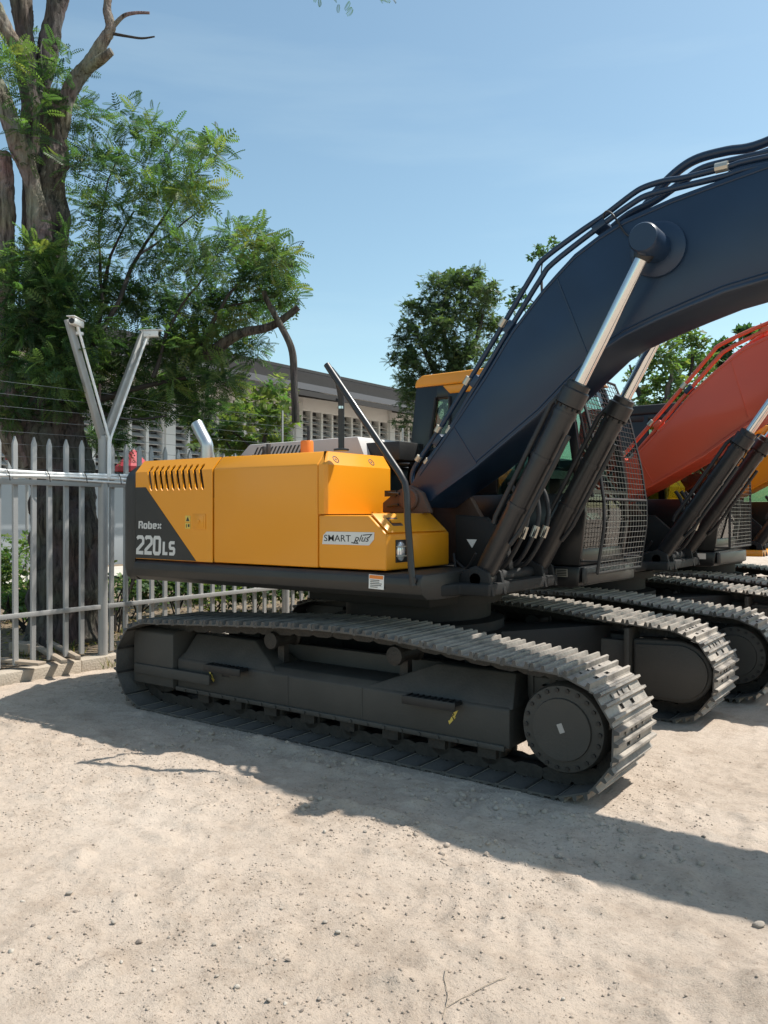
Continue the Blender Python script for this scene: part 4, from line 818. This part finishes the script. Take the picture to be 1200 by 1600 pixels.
def limb(parent, name, pts, mat, origin, n=10, k=5, wob=.012):
    """pts: (px, py, r_px, d)"""
    P = [at(a, b, d) for a, b, r, d in pts]; rr = [r/1290*d for a, b, r, d in pts]; S_ = smooth_path(P, k); ri = np.interp(np.linspace(0, len(rr)-1, len(S_)), range(len(rr)), rr)
    big = n >= 12
    if big: n = 44; S_ = smooth_path(P, k*4); ri = np.interp(np.linspace(0, len(rr)-1, len(S_)), range(len(rr)), rr)
    m = MB(); m.tube(S_, list(ri), n); MB.O = origin
    if big:
        q = len(S_); a = np.tile(np.arange(n), q)*2*math.pi/n; h = np.repeat(np.arange(q), n)*1.0; rad = np.repeat(ri, n); cen = np.repeat(np.array([p[:] for p in S_]), n, 0)
        fr = max(4, int(round(float(np.mean(ri))*30))); ph = 2.6*vnoise(h*.16, np.cos(a)*1.5+3, 7)+1.2*vnoise(h*.5, np.sin(a)*2+9, 8)
        rdg = 1-np.abs(np.sin(a*fr*.5+ph*2))**.6; nz = fbm(np.cos(a)*2.2+11, h*.22+np.sin(a)*2.2, 3, 5)-.5
        dr = -.16*np.minimum(rad, .16)*rdg*(.5+1.0*vnoise(h*.3, np.cos(a+1)*3+5, 4)) + .28*np.minimum(rad, .2)*nz
        vv = np.array(m.v); dv = vv-cen; ln = np.linalg.norm(dv, axis=1, keepdims=True)+1e-9; m.v = [tuple(p) for p in vv+dv/ln*dr[:, None]]
    m.v = [(v[0]+wob*math.sin(v[2]*9+v[0]*13), v[1]+wob*math.sin(v[2]*7+v[1]*17), v[2]) for v in m.v]
    o = m.build(name, mat, parent, 0, 2, 70); MB.O = (0, 0, 0); return o

def big_tree():
    base = at(100, 1008, 10.5); root = empty('shade_tree', (base.x, base.y, .1)); org = tuple(root.location)
    tag(root, 'huge old shade tree with furrowed trunk and feathery leaves behind the fence', 'tree')
    D = 10.6
    limb(root, 'trunk', [(98,1015,62,D),(100,960,54,D),(102,850,50,D),(98,760,47,D),(88,690,46,D),(84,600,40,D),(80,500,34,D),(79,400,27,D),(80,300,24,D),(84,220,21,D),(84,145,19,D)], 'bark', org, 18, 6, .03)
    limb(root, 'limb', [(60,720,40,D+.2),(25,670,32,D+.1),(8,600,24,D),(6,500,18,D-.1),(7,400,17,D-.1),(5,300,16,D-.1),(2,240,15,D-.1)], 'bark_pale', org, 14, 6, .02)
    limb(root, 'limb', [(66,380,17,D-.2),(52,290,16,D-.2),(28,225,15,D-.3),(4,155,14,D-.3),(-20,110,13,D-.3)], 'bark_pale', org, 12, 6, .015)
    limb(root, 'limb', [(60,480,20,D+.3),(52,330,16,D+.3),(50,200,16,D+.3),(42,90,15,D+.3),(32,0,15,D+.3),(20,-90,14,D+.3)], 'bark', org, 12, 6, .015)
    limb(root, 'limb', [(55,200,14,D+.4),(70,110,15,D+.4),(82,40,15,D+.4),(100,-40,14,D+.4)], 'bark', org, 12, 6, .015)
    limb(root, 'limb', [(42,90,12,D),(14,55,13,D-.1),(-8,10,12,D-.1)], 'bark_pale', org, 12, 5, .01)
    limb(root, 'limb', [(90,220,12,D),(112,138,12,D-.1),(140,98,11,D-.2),(165,60,8,D-.2),(172,42,7.5,D-.2),(166,15,7,D-.2),(172,-10,6,D-.2)], 'bark_pale', org, 12, 5, .01)
    limb(root, 'limb', [(135,108,8,D-.2),(158,92,8,D-.3),(176,80,6,D-.35)], 'bark_pale', org, 8, 4, .01)
    limb(root, 'limb', [(172,46,4.5,D-.2),(192,26,3.4,D-.2),(212,20,2.6,D-.2),(233,20,2.2,D-.2)], 'bark_pale', org, 8, 4, .004)
    limb(root, 'limb', [(174,52,2.6,D-.2),(200,57,2,D-.2),(222,60,1.8,D-.2),(242,57,1.2,D-.2)], 'twig', org, 6, 4, .003)
    limb(root, 'limb', [(322,556,9.5,D),(342,542,9,D-.1),(375,521,7.5,D-.2),(417,512,6.5,D-.2),(448,495,5.5,D-.2),(466,480,5,D-.2)], 'bark', org, 10, 5, .006)
    limb(root, 'dead_limb', [(412,455,4,D-.3),(417,470,4.5,D-.3),(433,500,5,D-.3),(454,542,5.2,D-.3),(460,580,5.4,D-.3),(460,620,6,D-.3),(462,660,6,D-.3)], 'bark', org, 10, 5, .006)
    br = [[(95,640,16),(140,560,11),(160,470,8),(172,400,5),(210,330,3)], [(100,600,14),(170,500,9),(215,400,6),(262,330,4),(300,270,2.5)], [(110,640,16),(200,610,10),(290,590,6)],
          [(160,470,6),(155,380,4.5),(165,300,3),(190,230,2)], [(215,400,5),(260,370,3.5),(310,330,2)], [(300,575,9),(345,480,6),(385,430,4),(420,400,2.5)], [(240,590,8),(270,500,5),(320,430,3),(350,380,2)],
          [(120,600,10),(150,640,8),(200,655,5),(260,650,3)], [(75,170,5),(64,100,3),(66,60,2)], [(78,160,3),(52,110,2),(60,70,1.5)], [(345,480,4),(400,470,3),(450,455,1.5)], [(60,420,8),(40,440,5),(20,470,3)], [(300,275,2),(330,250,1.6),(350,230,1)]]
    for b in br: limb(root, 'branch', [(x, y, r*.45, D-.1-.25*math.sin(i*1.3+x)) for i, (x, y, r) in enumerate(b)], 'twig', org, 7, 4, .008)
    cl = [(205,190,30,26),(235,205,34,30),(275,225,36,30),(320,240,32,28),(340,222,18,16),(165,255,45,40),(225,270,50,34),(290,280,42,26),(135,320,40,45),(190,335,52,38),(255,330,46,32),(305,312,26,22),
          (360,365,34,26),(400,372,34,24),(430,405,32,26),(350,415,45,32),(410,430,46,32),(448,458,26,18),(300,400,44,34),(235,395,48,36),(150,410,42,44),(175,470,50,42),(300,470,52,38),(365,480,50,36),(235,470,50,38),(330,535,52,36),(270,540,52,40),
          (395,545,26,22),(420,480,34,24),(200,560,55,42),(300,590,52,36),(350,600,34,30),(250,620,55,36),(190,640,50,36),(310,640,40,26),(150,600,45,40),(160,690,40,20),
          (45,410,42,36),(95,455,45,40),(55,505,46,38),(120,520,48,40),(95,580,44,36),(25,455,30,36),(115,150,32,30),(95,105,30,34),(72,70,24,26),(60,150,34,44),(22,100,26,26),(130,180,36,26),(40,215,28,50),(12,85,20,24),(110,380,30,34),(105,620,40,26),(35,560,40,34),(140,235,34,34),(20,640,34,26),(115,260,24,40)]
    cc = [(at(x, y, D+(random.uniform(-1.0, -.35) if x < 135 and y > 250 else random.uniform(-.9, 1.1) if y < 450 else random.uniform(.0, 1.2))), rx/1290*D, rz/1290*D) for x, y, rx, rz in cl]
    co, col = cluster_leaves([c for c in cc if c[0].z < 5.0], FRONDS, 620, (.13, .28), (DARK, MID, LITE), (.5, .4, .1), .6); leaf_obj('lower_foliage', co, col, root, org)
    co, col = cluster_leaves(cc, FRONDS, 860, (.11, .25), (DARK, MID, LITE, YEL), (.42, .36, .18, .03), .6)
    leaf_obj('crown', co, col, root, org)
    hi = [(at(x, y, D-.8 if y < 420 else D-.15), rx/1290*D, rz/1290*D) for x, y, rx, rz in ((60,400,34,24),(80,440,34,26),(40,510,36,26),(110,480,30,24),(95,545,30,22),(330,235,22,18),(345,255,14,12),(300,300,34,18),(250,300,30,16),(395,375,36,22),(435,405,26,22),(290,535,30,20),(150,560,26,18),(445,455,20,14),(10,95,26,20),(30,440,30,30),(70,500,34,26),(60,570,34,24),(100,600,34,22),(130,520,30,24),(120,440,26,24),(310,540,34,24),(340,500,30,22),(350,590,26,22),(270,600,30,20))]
    co, col = cluster_leaves(hi, FRONDS, 640, (.15, .30), (LITE, YEL, MID), (.55, .3, .3), .6); leaf_obj('sunlit_tint_foliage', co, col, root, org)  # paler leaf colours stand in for sun glowing through these clusters
big_tree()

def far_tree(label, base_px, d, trunk, cl, pal, w, dens, size, bark='bark', shapes=None, group='trees behind the machines', limbs=()):
    b = at(base_px, 800, d); root = empty('tree', (b.x, b.y, .1)); org = tuple(root.location); tag(root, label, 'tree', group)
    y0 = 800+1.7*1290/d
    limb(root, 'trunk', [(base_px, y0, trunk*1.3, d)] + [(x, y, r, d) for x, y, r in limbs[0]], bark, org, 10, 4, .03)
    for L in limbs[1:]: limb(root, 'limb', [(x, y, r, d) for x, y, r in L], 'twig', org, 7, 4, .02)
    cc = [(at(x, y, d+random.uniform(-1, 1)*rx/1290*d*1.2), rx/1290*d, rz/1290*d) for x, y, rx, rz in cl]
    ex = []
    for c, rx, rz in cc:
        for _ in range(4):
            u = Vector((random.gauss(0, 1), random.gauss(0, 1), random.gauss(0, 1))).normalized(); ex.append((c+Vector((u.x*rx, u.y*rx, u.z*rz))*.95, rx*random.uniform(.22, .42), rz*random.uniform(.2, .4)))
    co, col = cluster_leaves([(c, rx*.86, rz*.86) for c, rx, rz in cc]+ex, shapes or [LEAF3], dens, size, pal, w, 1.0); leaf_obj('crown', co, col, root, org); return root
far_tree('dense dark green tree rising behind the cab of the front excavator', 690, 30, 14,
    [(690,445,38,24),(728,440,36,22),(758,462,30,24),(660,485,36,30),(705,485,44,34),(750,500,36,30),(635,530,30,28),(680,535,44,34),(730,545,40,34),(775,520,16,24),(630,560,22,20),(660,585,36,28),(710,590,40,28),(642,625,24,26),(636,660,18,20),(632,600,20,20),(745,590,30,24),(690,630,30,20)],
    ((.055, .085, .05), (.085, .13, .065), (.125, .17, .075)), (.45, .42, .2), 760, (.14, .30), shapes=[LEAF3*.7, FRONDS[1], FRONDS[0]], limbs=([(692,700,12),(700,620,9),(712,540,6)], [(700,620,6),(670,560,4),(650,520,2)], [(705,590,6),(740,540,4),(755,490,2)], [(700,560,5),(690,490,3),(700,450,2)]))  # leaf palette lightened and cooled to stand in for distance haze
far_tree('sunlit pale green leafy tree above the red boom', 1050, 24, 9,
    [(1000,640,30,26),(1005,590,26,26),(1040,600,36,34),(1045,555,32,28),(1075,530,26,22),(1085,570,34,30),(1080,620,40,34),(1030,650,38,26),(1110,560,18,18),(1115,600,26,30),(985,670,24,24),(1080,670,50,30),(1010,555,16,16)],
    (MID, LITE, YEL), (.3, .45, .3), 620, (.08, .19), 'bark_pale', limbs=([(1045,700,7),(1040,640,5),(1050,580,3)], [(1030,690,4),(1000,620,3),(985,570,1.5)], [(1045,640,4),(1080,580,2.5),(1078,520,1.2)], [(1000,690,3),(1005,640,2.5),(990,600,1.5)]))
far_tree('dark conifer-like treetop right of the pale green tree', 1140, 36, 8, [(1128,545,14,14),(1120,565,18,16),(1140,570,20,18),(1165,520,14,10),(1150,590,30,24),(1180,560,26,26),(1190,530,18,16),(1170,640,50,50)], (DARK, MID), (.7, .3), 420, (.2, .4), limbs=([(1140,650,6),(1135,590,4)],))
far_tree('wispy thin treetop showing just above the boom pipes', 850, 26, 5, [(848,388,13,9),(865,382,10,7),(838,400,10,7),(812,462,16,12),(830,480,18,16),(800,480,14,14),(840,520,26,26),(820,600,36,50),(870,600,40,50)], (MID, LITE, DARK), (.5, .3, .3), 170, (.10, .2), limbs=([(850,700,4),(848,560,3),(846,440,1.6),(850,385,.8)], [(847,480,1.4),(815,460,.8)]))
far_tree('young yellow green tree in front of the louvred hall', 415, 15, 4,
    [(400,620,30,24),(435,605,22,26),(445,640,20,28),(385,650,32,22),(425,665,34,22),(350,670,34,16),(410,690,40,16),(370,700,40,14),(320,690,26,14),(300,660,20,16)], (LITE, YEL, MID), (.4, .5, .15), 720, (.10, .2), shapes=[LEAF3, FRONDS[1]], group='young trees in the garden',
    limbs=([(415,760,3.5),(412,700,3),(425,640,2)], [(412,720,2),(370,680,1.6),(330,660,1)], [(330,720,2),(300,660,1.6),(285,640,1)], [(360,700,1.8),(330,650,1.2),(300,632,.9)]))
# overhanging sprig at the top edge
def sprig():
    b = at(545, -40, 7); root = empty('overhanging_branch', tuple(b)); tag(root, 'leafy branch tip hanging in at the top edge of the sky', 'branch'); org = tuple(b)
    limb(root, 'twig', [(640,-260,5,7),(590,-120,3.5,7),(555,-40,2.4,7),(545,-8,1.2,7)], 'twig', org, 6, 4, .003)
    co, col = cluster_leaves([(at(x, y, 7), r/1290*7, r*.6/1290*7) for x, y, r in ((500,-14,22),(545,-8,24),(585,-14,24),(550,-45,40),(600,-60,40))], FRONDS, 420, (.07, .13), (DARK, MID), (.6, .4), .7); leaf_obj('leaves', co, col, root, org)
sprig()
# shrubs and hedge behind the fence
def shrub(px, pyb, d, r, h, label, pal, w, dens=900, size=(.05, .11), stems=7, group='shrubs behind the fence'):
    b = at(px, pyb, d); b.z = .13; root = empty('shrub', tuple(b)); tag(root, label, 'shrub', group); org = tuple(b); MB.O = org
    m = MB()
    for k in range(stems):
        a = random.uniform(0, 6.28); e = b+Vector((math.cos(a)*r*.8, math.sin(a)*r*.8, h*random.uniform(.6, 1))); mm = (b+e)/2+Vector((random.uniform(-.08, .08), random.uniform(-.08, .08), .05))
        m.tube(smooth_path([b+Vector((random.uniform(-.1, .1), random.uniform(-.1, .1), -.03)), mm, e], 4), [.012]*9, 5)
    st = m.build('stems', 'twig', root, 0, 2, 60); tag(st, kind='stuff'); MB.O = (0, 0, 0)
    cl = [(b+Vector((random.uniform(-.6, .6)*r, random.uniform(-.6, .6)*r, h*random.uniform(.35, .85))), r*.55, h*.3) for _ in range(7)]
    co, col = cluster_leaves(cl, [LEAFLET, LEAF3], dens, size, pal, w, 1.0); leaf_obj('leaves', co, col, root, org)
shrub(14, 940, 12.5, .55, 1.25, 'tall round pale green shrub at the left edge behind the fence', (LITE, MID, YEL), (.5, .4, .2), 1500)
shrub(40, 950, 11.6, .45, .62, 'low green shrub below the tall shrub at the left edge', (MID, LITE, YEL), (.4, .4, .3), 1300)
shrub(178, 950, 11.5, .4, 1.0, 'thin twiggy shrub just right of the fence post', (MID, YEL, DARK), (.4, .3, .3), 260, stems=16)
for i, (px, d, r, h, lb) in enumerate(((215,13,.55,.75,'green hedge shrub under the counterweight, first right of the fence post'),(275,13.2,.6,.8,'green hedge shrub under the yellow rear door'),(335,13.5,.6,.75,'green hedge shrub under the seam between the yellow doors'),(395,13.6,.6,.8,'green hedge shrub under the middle yellow door'),(450,14,.65,.8,'green hedge shrub left of the gap end under the platform'),(505,14.2,.6,.8,'last hedge shrub before the slewing ring'),(130,13.2,.6,.7,'green hedge shrub behind the big trunk'),(560,14.8,.6,.8,'hedge shrub hidden behind the slewing ring'))):
    shrub(px, 930, d, r, h, lb, (MID, LITE, YEL, DARK), (.35, .3, .25, .3), 900, stems=6, group='hedge shrubs behind the fence')
# litter and grass behind the kerb
def litter():
    n = 5200; p = np.stack([rng.uniform(-12.5, -8.36, n), rng.uniform(2.5, 12.5, n), np.full(n, .15)], 1); p[:, 2] += rng.uniform(0, .03, n)
    co, col = scatter([LEAFLET], p, rng.normal(0, 1, (n, 3))*np.array((1, 1, .15)), rng.uniform(.03, .08, n), np.array([(.22, .15, .08), (.32, .24, .13), (.12, .075, .045), (.2, .2, .07)])[rng.integers(0, 4, n)]*rng.uniform(.7, 1.3, (n, 1)), .3)
    tag(leaf_obj('leaf_litter', co, col, None, (0, 0, 0)), 'dry brown leaf litter on the soil behind the kerb', kind='stuff')
    t = []; 
    for _ in range(60): c = np.array((rng.choice([rng.uniform(-9.6, -8.4), rng.uniform(-8.16, -8.06)], p=[.75, .25]), rng.uniform(3.5, 9), .0)); c[2] = .13 if c[0] < -8.3 else .0; k = rng.integers(8, 26); t.append(c+np.stack([rng.normal(0, .06, k)*(1 if c[0] < -8.3 else .3), rng.normal(0, .08, k), np.zeros(k)], 1))
    p = np.concatenate(t); n = len(p); d = rng.normal(0, .45, (n, 3)); d[:, 2] = 1
    co, col = scatter([np.array([[(0, .05, 0), (.5, .04, .03), (1, 0, .12), (.5, -.04, .03)]])], p, d, rng.uniform(.05, .16, n), np.array([(.12, .15, .04), (.3, .25, .1), (.08, .12, .03)])[rng.integers(0, 3, n)])
    tag(leaf_obj('grass', co, col, None, (0, 0, 0)), 'sparse dry grass tufts along the kerb', kind='stuff')
litter()
def g(px, py, z=0): d = (1.8-z)*1290/(py-800); p = at(px, py, d); p.z = z; return p
for (a, b, w, t, lb) in (((46,1004),(100,1034),.07,.045,'long weathered plank leaning over the kerb left of the trunk'),((76,1003),(122,1028),.06,.05,'weathered plank nearest the trunk behind the fence'),((-8,1030),(66,1037),.12,.03,'flat weathered board lying on the kerb at the left edge'),((22,1010),(52,1014),.16,.12,'short squared timber block behind the fence'),((200,905),(236,950),.05,.05,'pale fallen branch stub leaning under the counterweight')):
    A, B = g(*a, .21), g(*b, .2); dv = B-A; m = MB(); m.obox((0, 0, 0), (dv.length/2, w/2, t/2), Matrix.Identity(3)); o = m.build('timber_plank', 'plank', None, .006, 2)
    o.location = (A+B)/2; o.rotation_euler = dv.to_track_quat('X', 'Z').to_euler(); tag(o, lb, 'plank', 'timber lying behind the fence')

# ------------------------------------------------------------------ loose stones and gravel
def ico(sub, seed, jit):
    bm = bmesh.new(); bmesh.ops.create_icosphere(bm, subdivisions=sub, radius=1); r = random.Random(seed)
    v = np.array([p.co[:] for p in bm.verts]); f = np.array([[q.index for q in p.verts] for p in bm.faces]); bm.free()
    a = np.array([r.uniform(-1, 1) for _ in range(9)]).reshape(3, 3)
    k = 1+jit*np.sin(v@a.T*2.6+r.uniform(0, 6)).sum(1)*.5; v = v*k[:, None]
    for _ in range(9):                              # knock flat facets
        d = np.array([r.uniform(-1, 1) for _ in range(3)]); d /= np.linalg.norm(d); h = v@d; v = v-np.outer(np.clip(h-.55, 0, 9), d)
    return v, f
def gravel():
    n = 42000; x = rng.uniform(-7.8, 1.2, n*3); y = rng.uniform(1.7, 6.6, n*3)
    w = .05+5*np.clip(fbm(x*1.1, y*1.1, 4, 61, .6)-.5, 0, 1)**1.2 + .9*np.clip(1-np.abs(y-2.2)/1.0, 0, 1)*np.clip(1-(x+1.6)**2/4, 0, 1)
    w *= np.clip(1-np.clip(y-4.5, 0, 9)*.5, .1, 1); k = rng.choice(n*3, n, False, w/w.sum()); x, y = x[k], y[k]
    s = .0021*np.exp(rng.exponential(.55, n)); s = np.clip(s, 0, .012); z = ground_h(x, y); co = []; q = []; off = 0; cc = []
    shapes = [ico(1, i, .25) for i in range(5)]; pick = rng.integers(0, 5, n); al = rng.uniform(0, 6.28, n)
    for i in range(n):
        v, f = shapes[pick[i]]; c, sn = math.cos(al[i]), math.sin(al[i]); P = v*np.array((1, .75, .55))*s[i]; P = np.stack([P[:, 0]*c-P[:, 1]*sn+x[i], P[:, 0]*sn+P[:, 1]*c+y[i], P[:, 2]+z[i]+s[i]*.15], 1)
        co.append(P); q.append(f+off); off += len(v)
    m2 = 1500; cx = rng.uniform(-5.6, -1.2, 60); cy = np.where(rng.random(60) < .6, rng.normal(4.52, .09, 60), rng.normal(3.95, .12, 60)); k = rng.integers(0, 60, m2)
    xs = cx[k]+rng.normal(0, .16, m2); ys = cy[k]+rng.normal(0, .06, m2); ss = np.clip(.005*np.exp(rng.exponential(.6, m2)), 0, .035); zs = ground_h(xs, ys); cod = []; qd = []; o2 = 0
    for i in range(m2):
        v, f = shapes[i % 5]; P = v*np.array((1, .8, .6))*ss[i]; c, sn = math.cos(i), math.sin(i); cod.append(np.stack([P[:, 0]*c-P[:, 1]*sn+xs[i], P[:, 0]*sn+P[:, 1]*c+ys[i], P[:, 2]+zs[i]+ss[i]*.1], 1)); qd.append(f+o2); o2 += len(v)
    tag(link('dirt_clods', quads_mesh('dirt_clods', np.concatenate(cod), np.concatenate(qd), 'sand')), 'crumbled earth clods pushed up along the crawler track', kind='stuff')
    me = quads_mesh('gravel', np.concatenate(co), np.concatenate(q), 'sand'); tag(link('gravel', me), 'small loose gravel scattered over the sandy yard', kind='stuff')
gravel()
STN = []
for i in range(6):
    v, f = ico(2, 40+i, .3); me = quads_mesh('stone', v*np.array((1, .72, .55)), f, ('stone_a', 'stone_b', 'stone_c')[i % 3]); STN.append(me)
spots = [(108,1396,16),(35,1408,10),(118,1423,9),(178,1443,11),(52,1450,9),(78,1468,12),(18,1493,13),(60,1508,9),(190,1508,11),(218,1472,13),(265,1465,8),(240,1518,11),(335,1478,10),(375,1485,8),(305,1490,7),(440,1424,8),(470,1400,9),(508,1445,10),(528,1462,12),(558,1478,9),(430,1505,8),(450,1508,11),(338,1532,9),(370,1548,13),(420,1568,11),(445,1570,10),(472,1582,9),(500,1560,10),(525,1568,8),(20,1545,9),(395,1272,6),(268,1294,6),(507,1303,9),(518,1300,8),(570,1305,9),(435,1260,7),(500,1255,12),(706,1357,7),(745,1415,7),(757,1464,10),(722,1450,7),(866,1376,8),(880,1562,9),(1100,1310,9),(797,1403,7),(640,1220,9),(690,1500,7),(905,1505,6),(1185,1448,22),(545,1585,9)]
for i, (px, py, r) in enumerate(spots):
    p = g(px, py, 0); d = float(np.dot(FW, p[:2])); o = link('loose_stone', STN[(i*7+i//4) % 6]); s = r/1290*d*.62
    o.scale = (s, s*random.uniform(.8, 1.1), s*random.uniform(.7, 1.1)); o.location = (p.x, p.y, float(ground_h(p.x, p.y))+s*.2); o.rotation_euler = (random.uniform(-.3, .3), random.uniform(-.3, .3), random.uniform(0, 6.28))
    own = {(1185,1448): 'largest loose stone, near the right edge of the sand below the boom shadow', (108,1396): 'dark loose stone alone at the left, highest of the stones near the left edge', (1100,1310): 'loose stone on the lit sand right of the front track, just above the boom shadow',
           (500,1255): 'loose stone just below the shadow edge left of centre', (640,1220): 'loose stone in the shade close to the middle of the near track', (880,1562): 'rightmost loose stone near the bottom edge of the picture', (866,1376): 'small loose stone under the lower edge of the boom shadow'}.get((px, py))
    tag(o, own or 'small loose stone lying on the sunlit sand in the lower half of the foreground', 'stone', 'loose stones on the sand')
for pts, lb in (([(700,1575),(735,1555),(770,1538),(792,1528)], 'longer dry twig on the sand at the bottom of the picture'), ([(692,1590),(700,1560),(695,1535),(697,1518)], 'short dry twig beside the longer twig on the sand')):
    P = [g(*p) for p in pts]; P = [Vector((p.x, p.y, float(ground_h(p.x, p.y))+.008)) for p in P]; MB.O = tuple(P[0]); m = MB(); m.tube(smooth_path(P, 4), .0018, 5); o = m.build('dry_twig', 'plank', None, 0, 2, 60); o.location = P[0]; tag(o, lb, 'twig', 'dry twigs on the sand'); MB.O = (0, 0, 0)
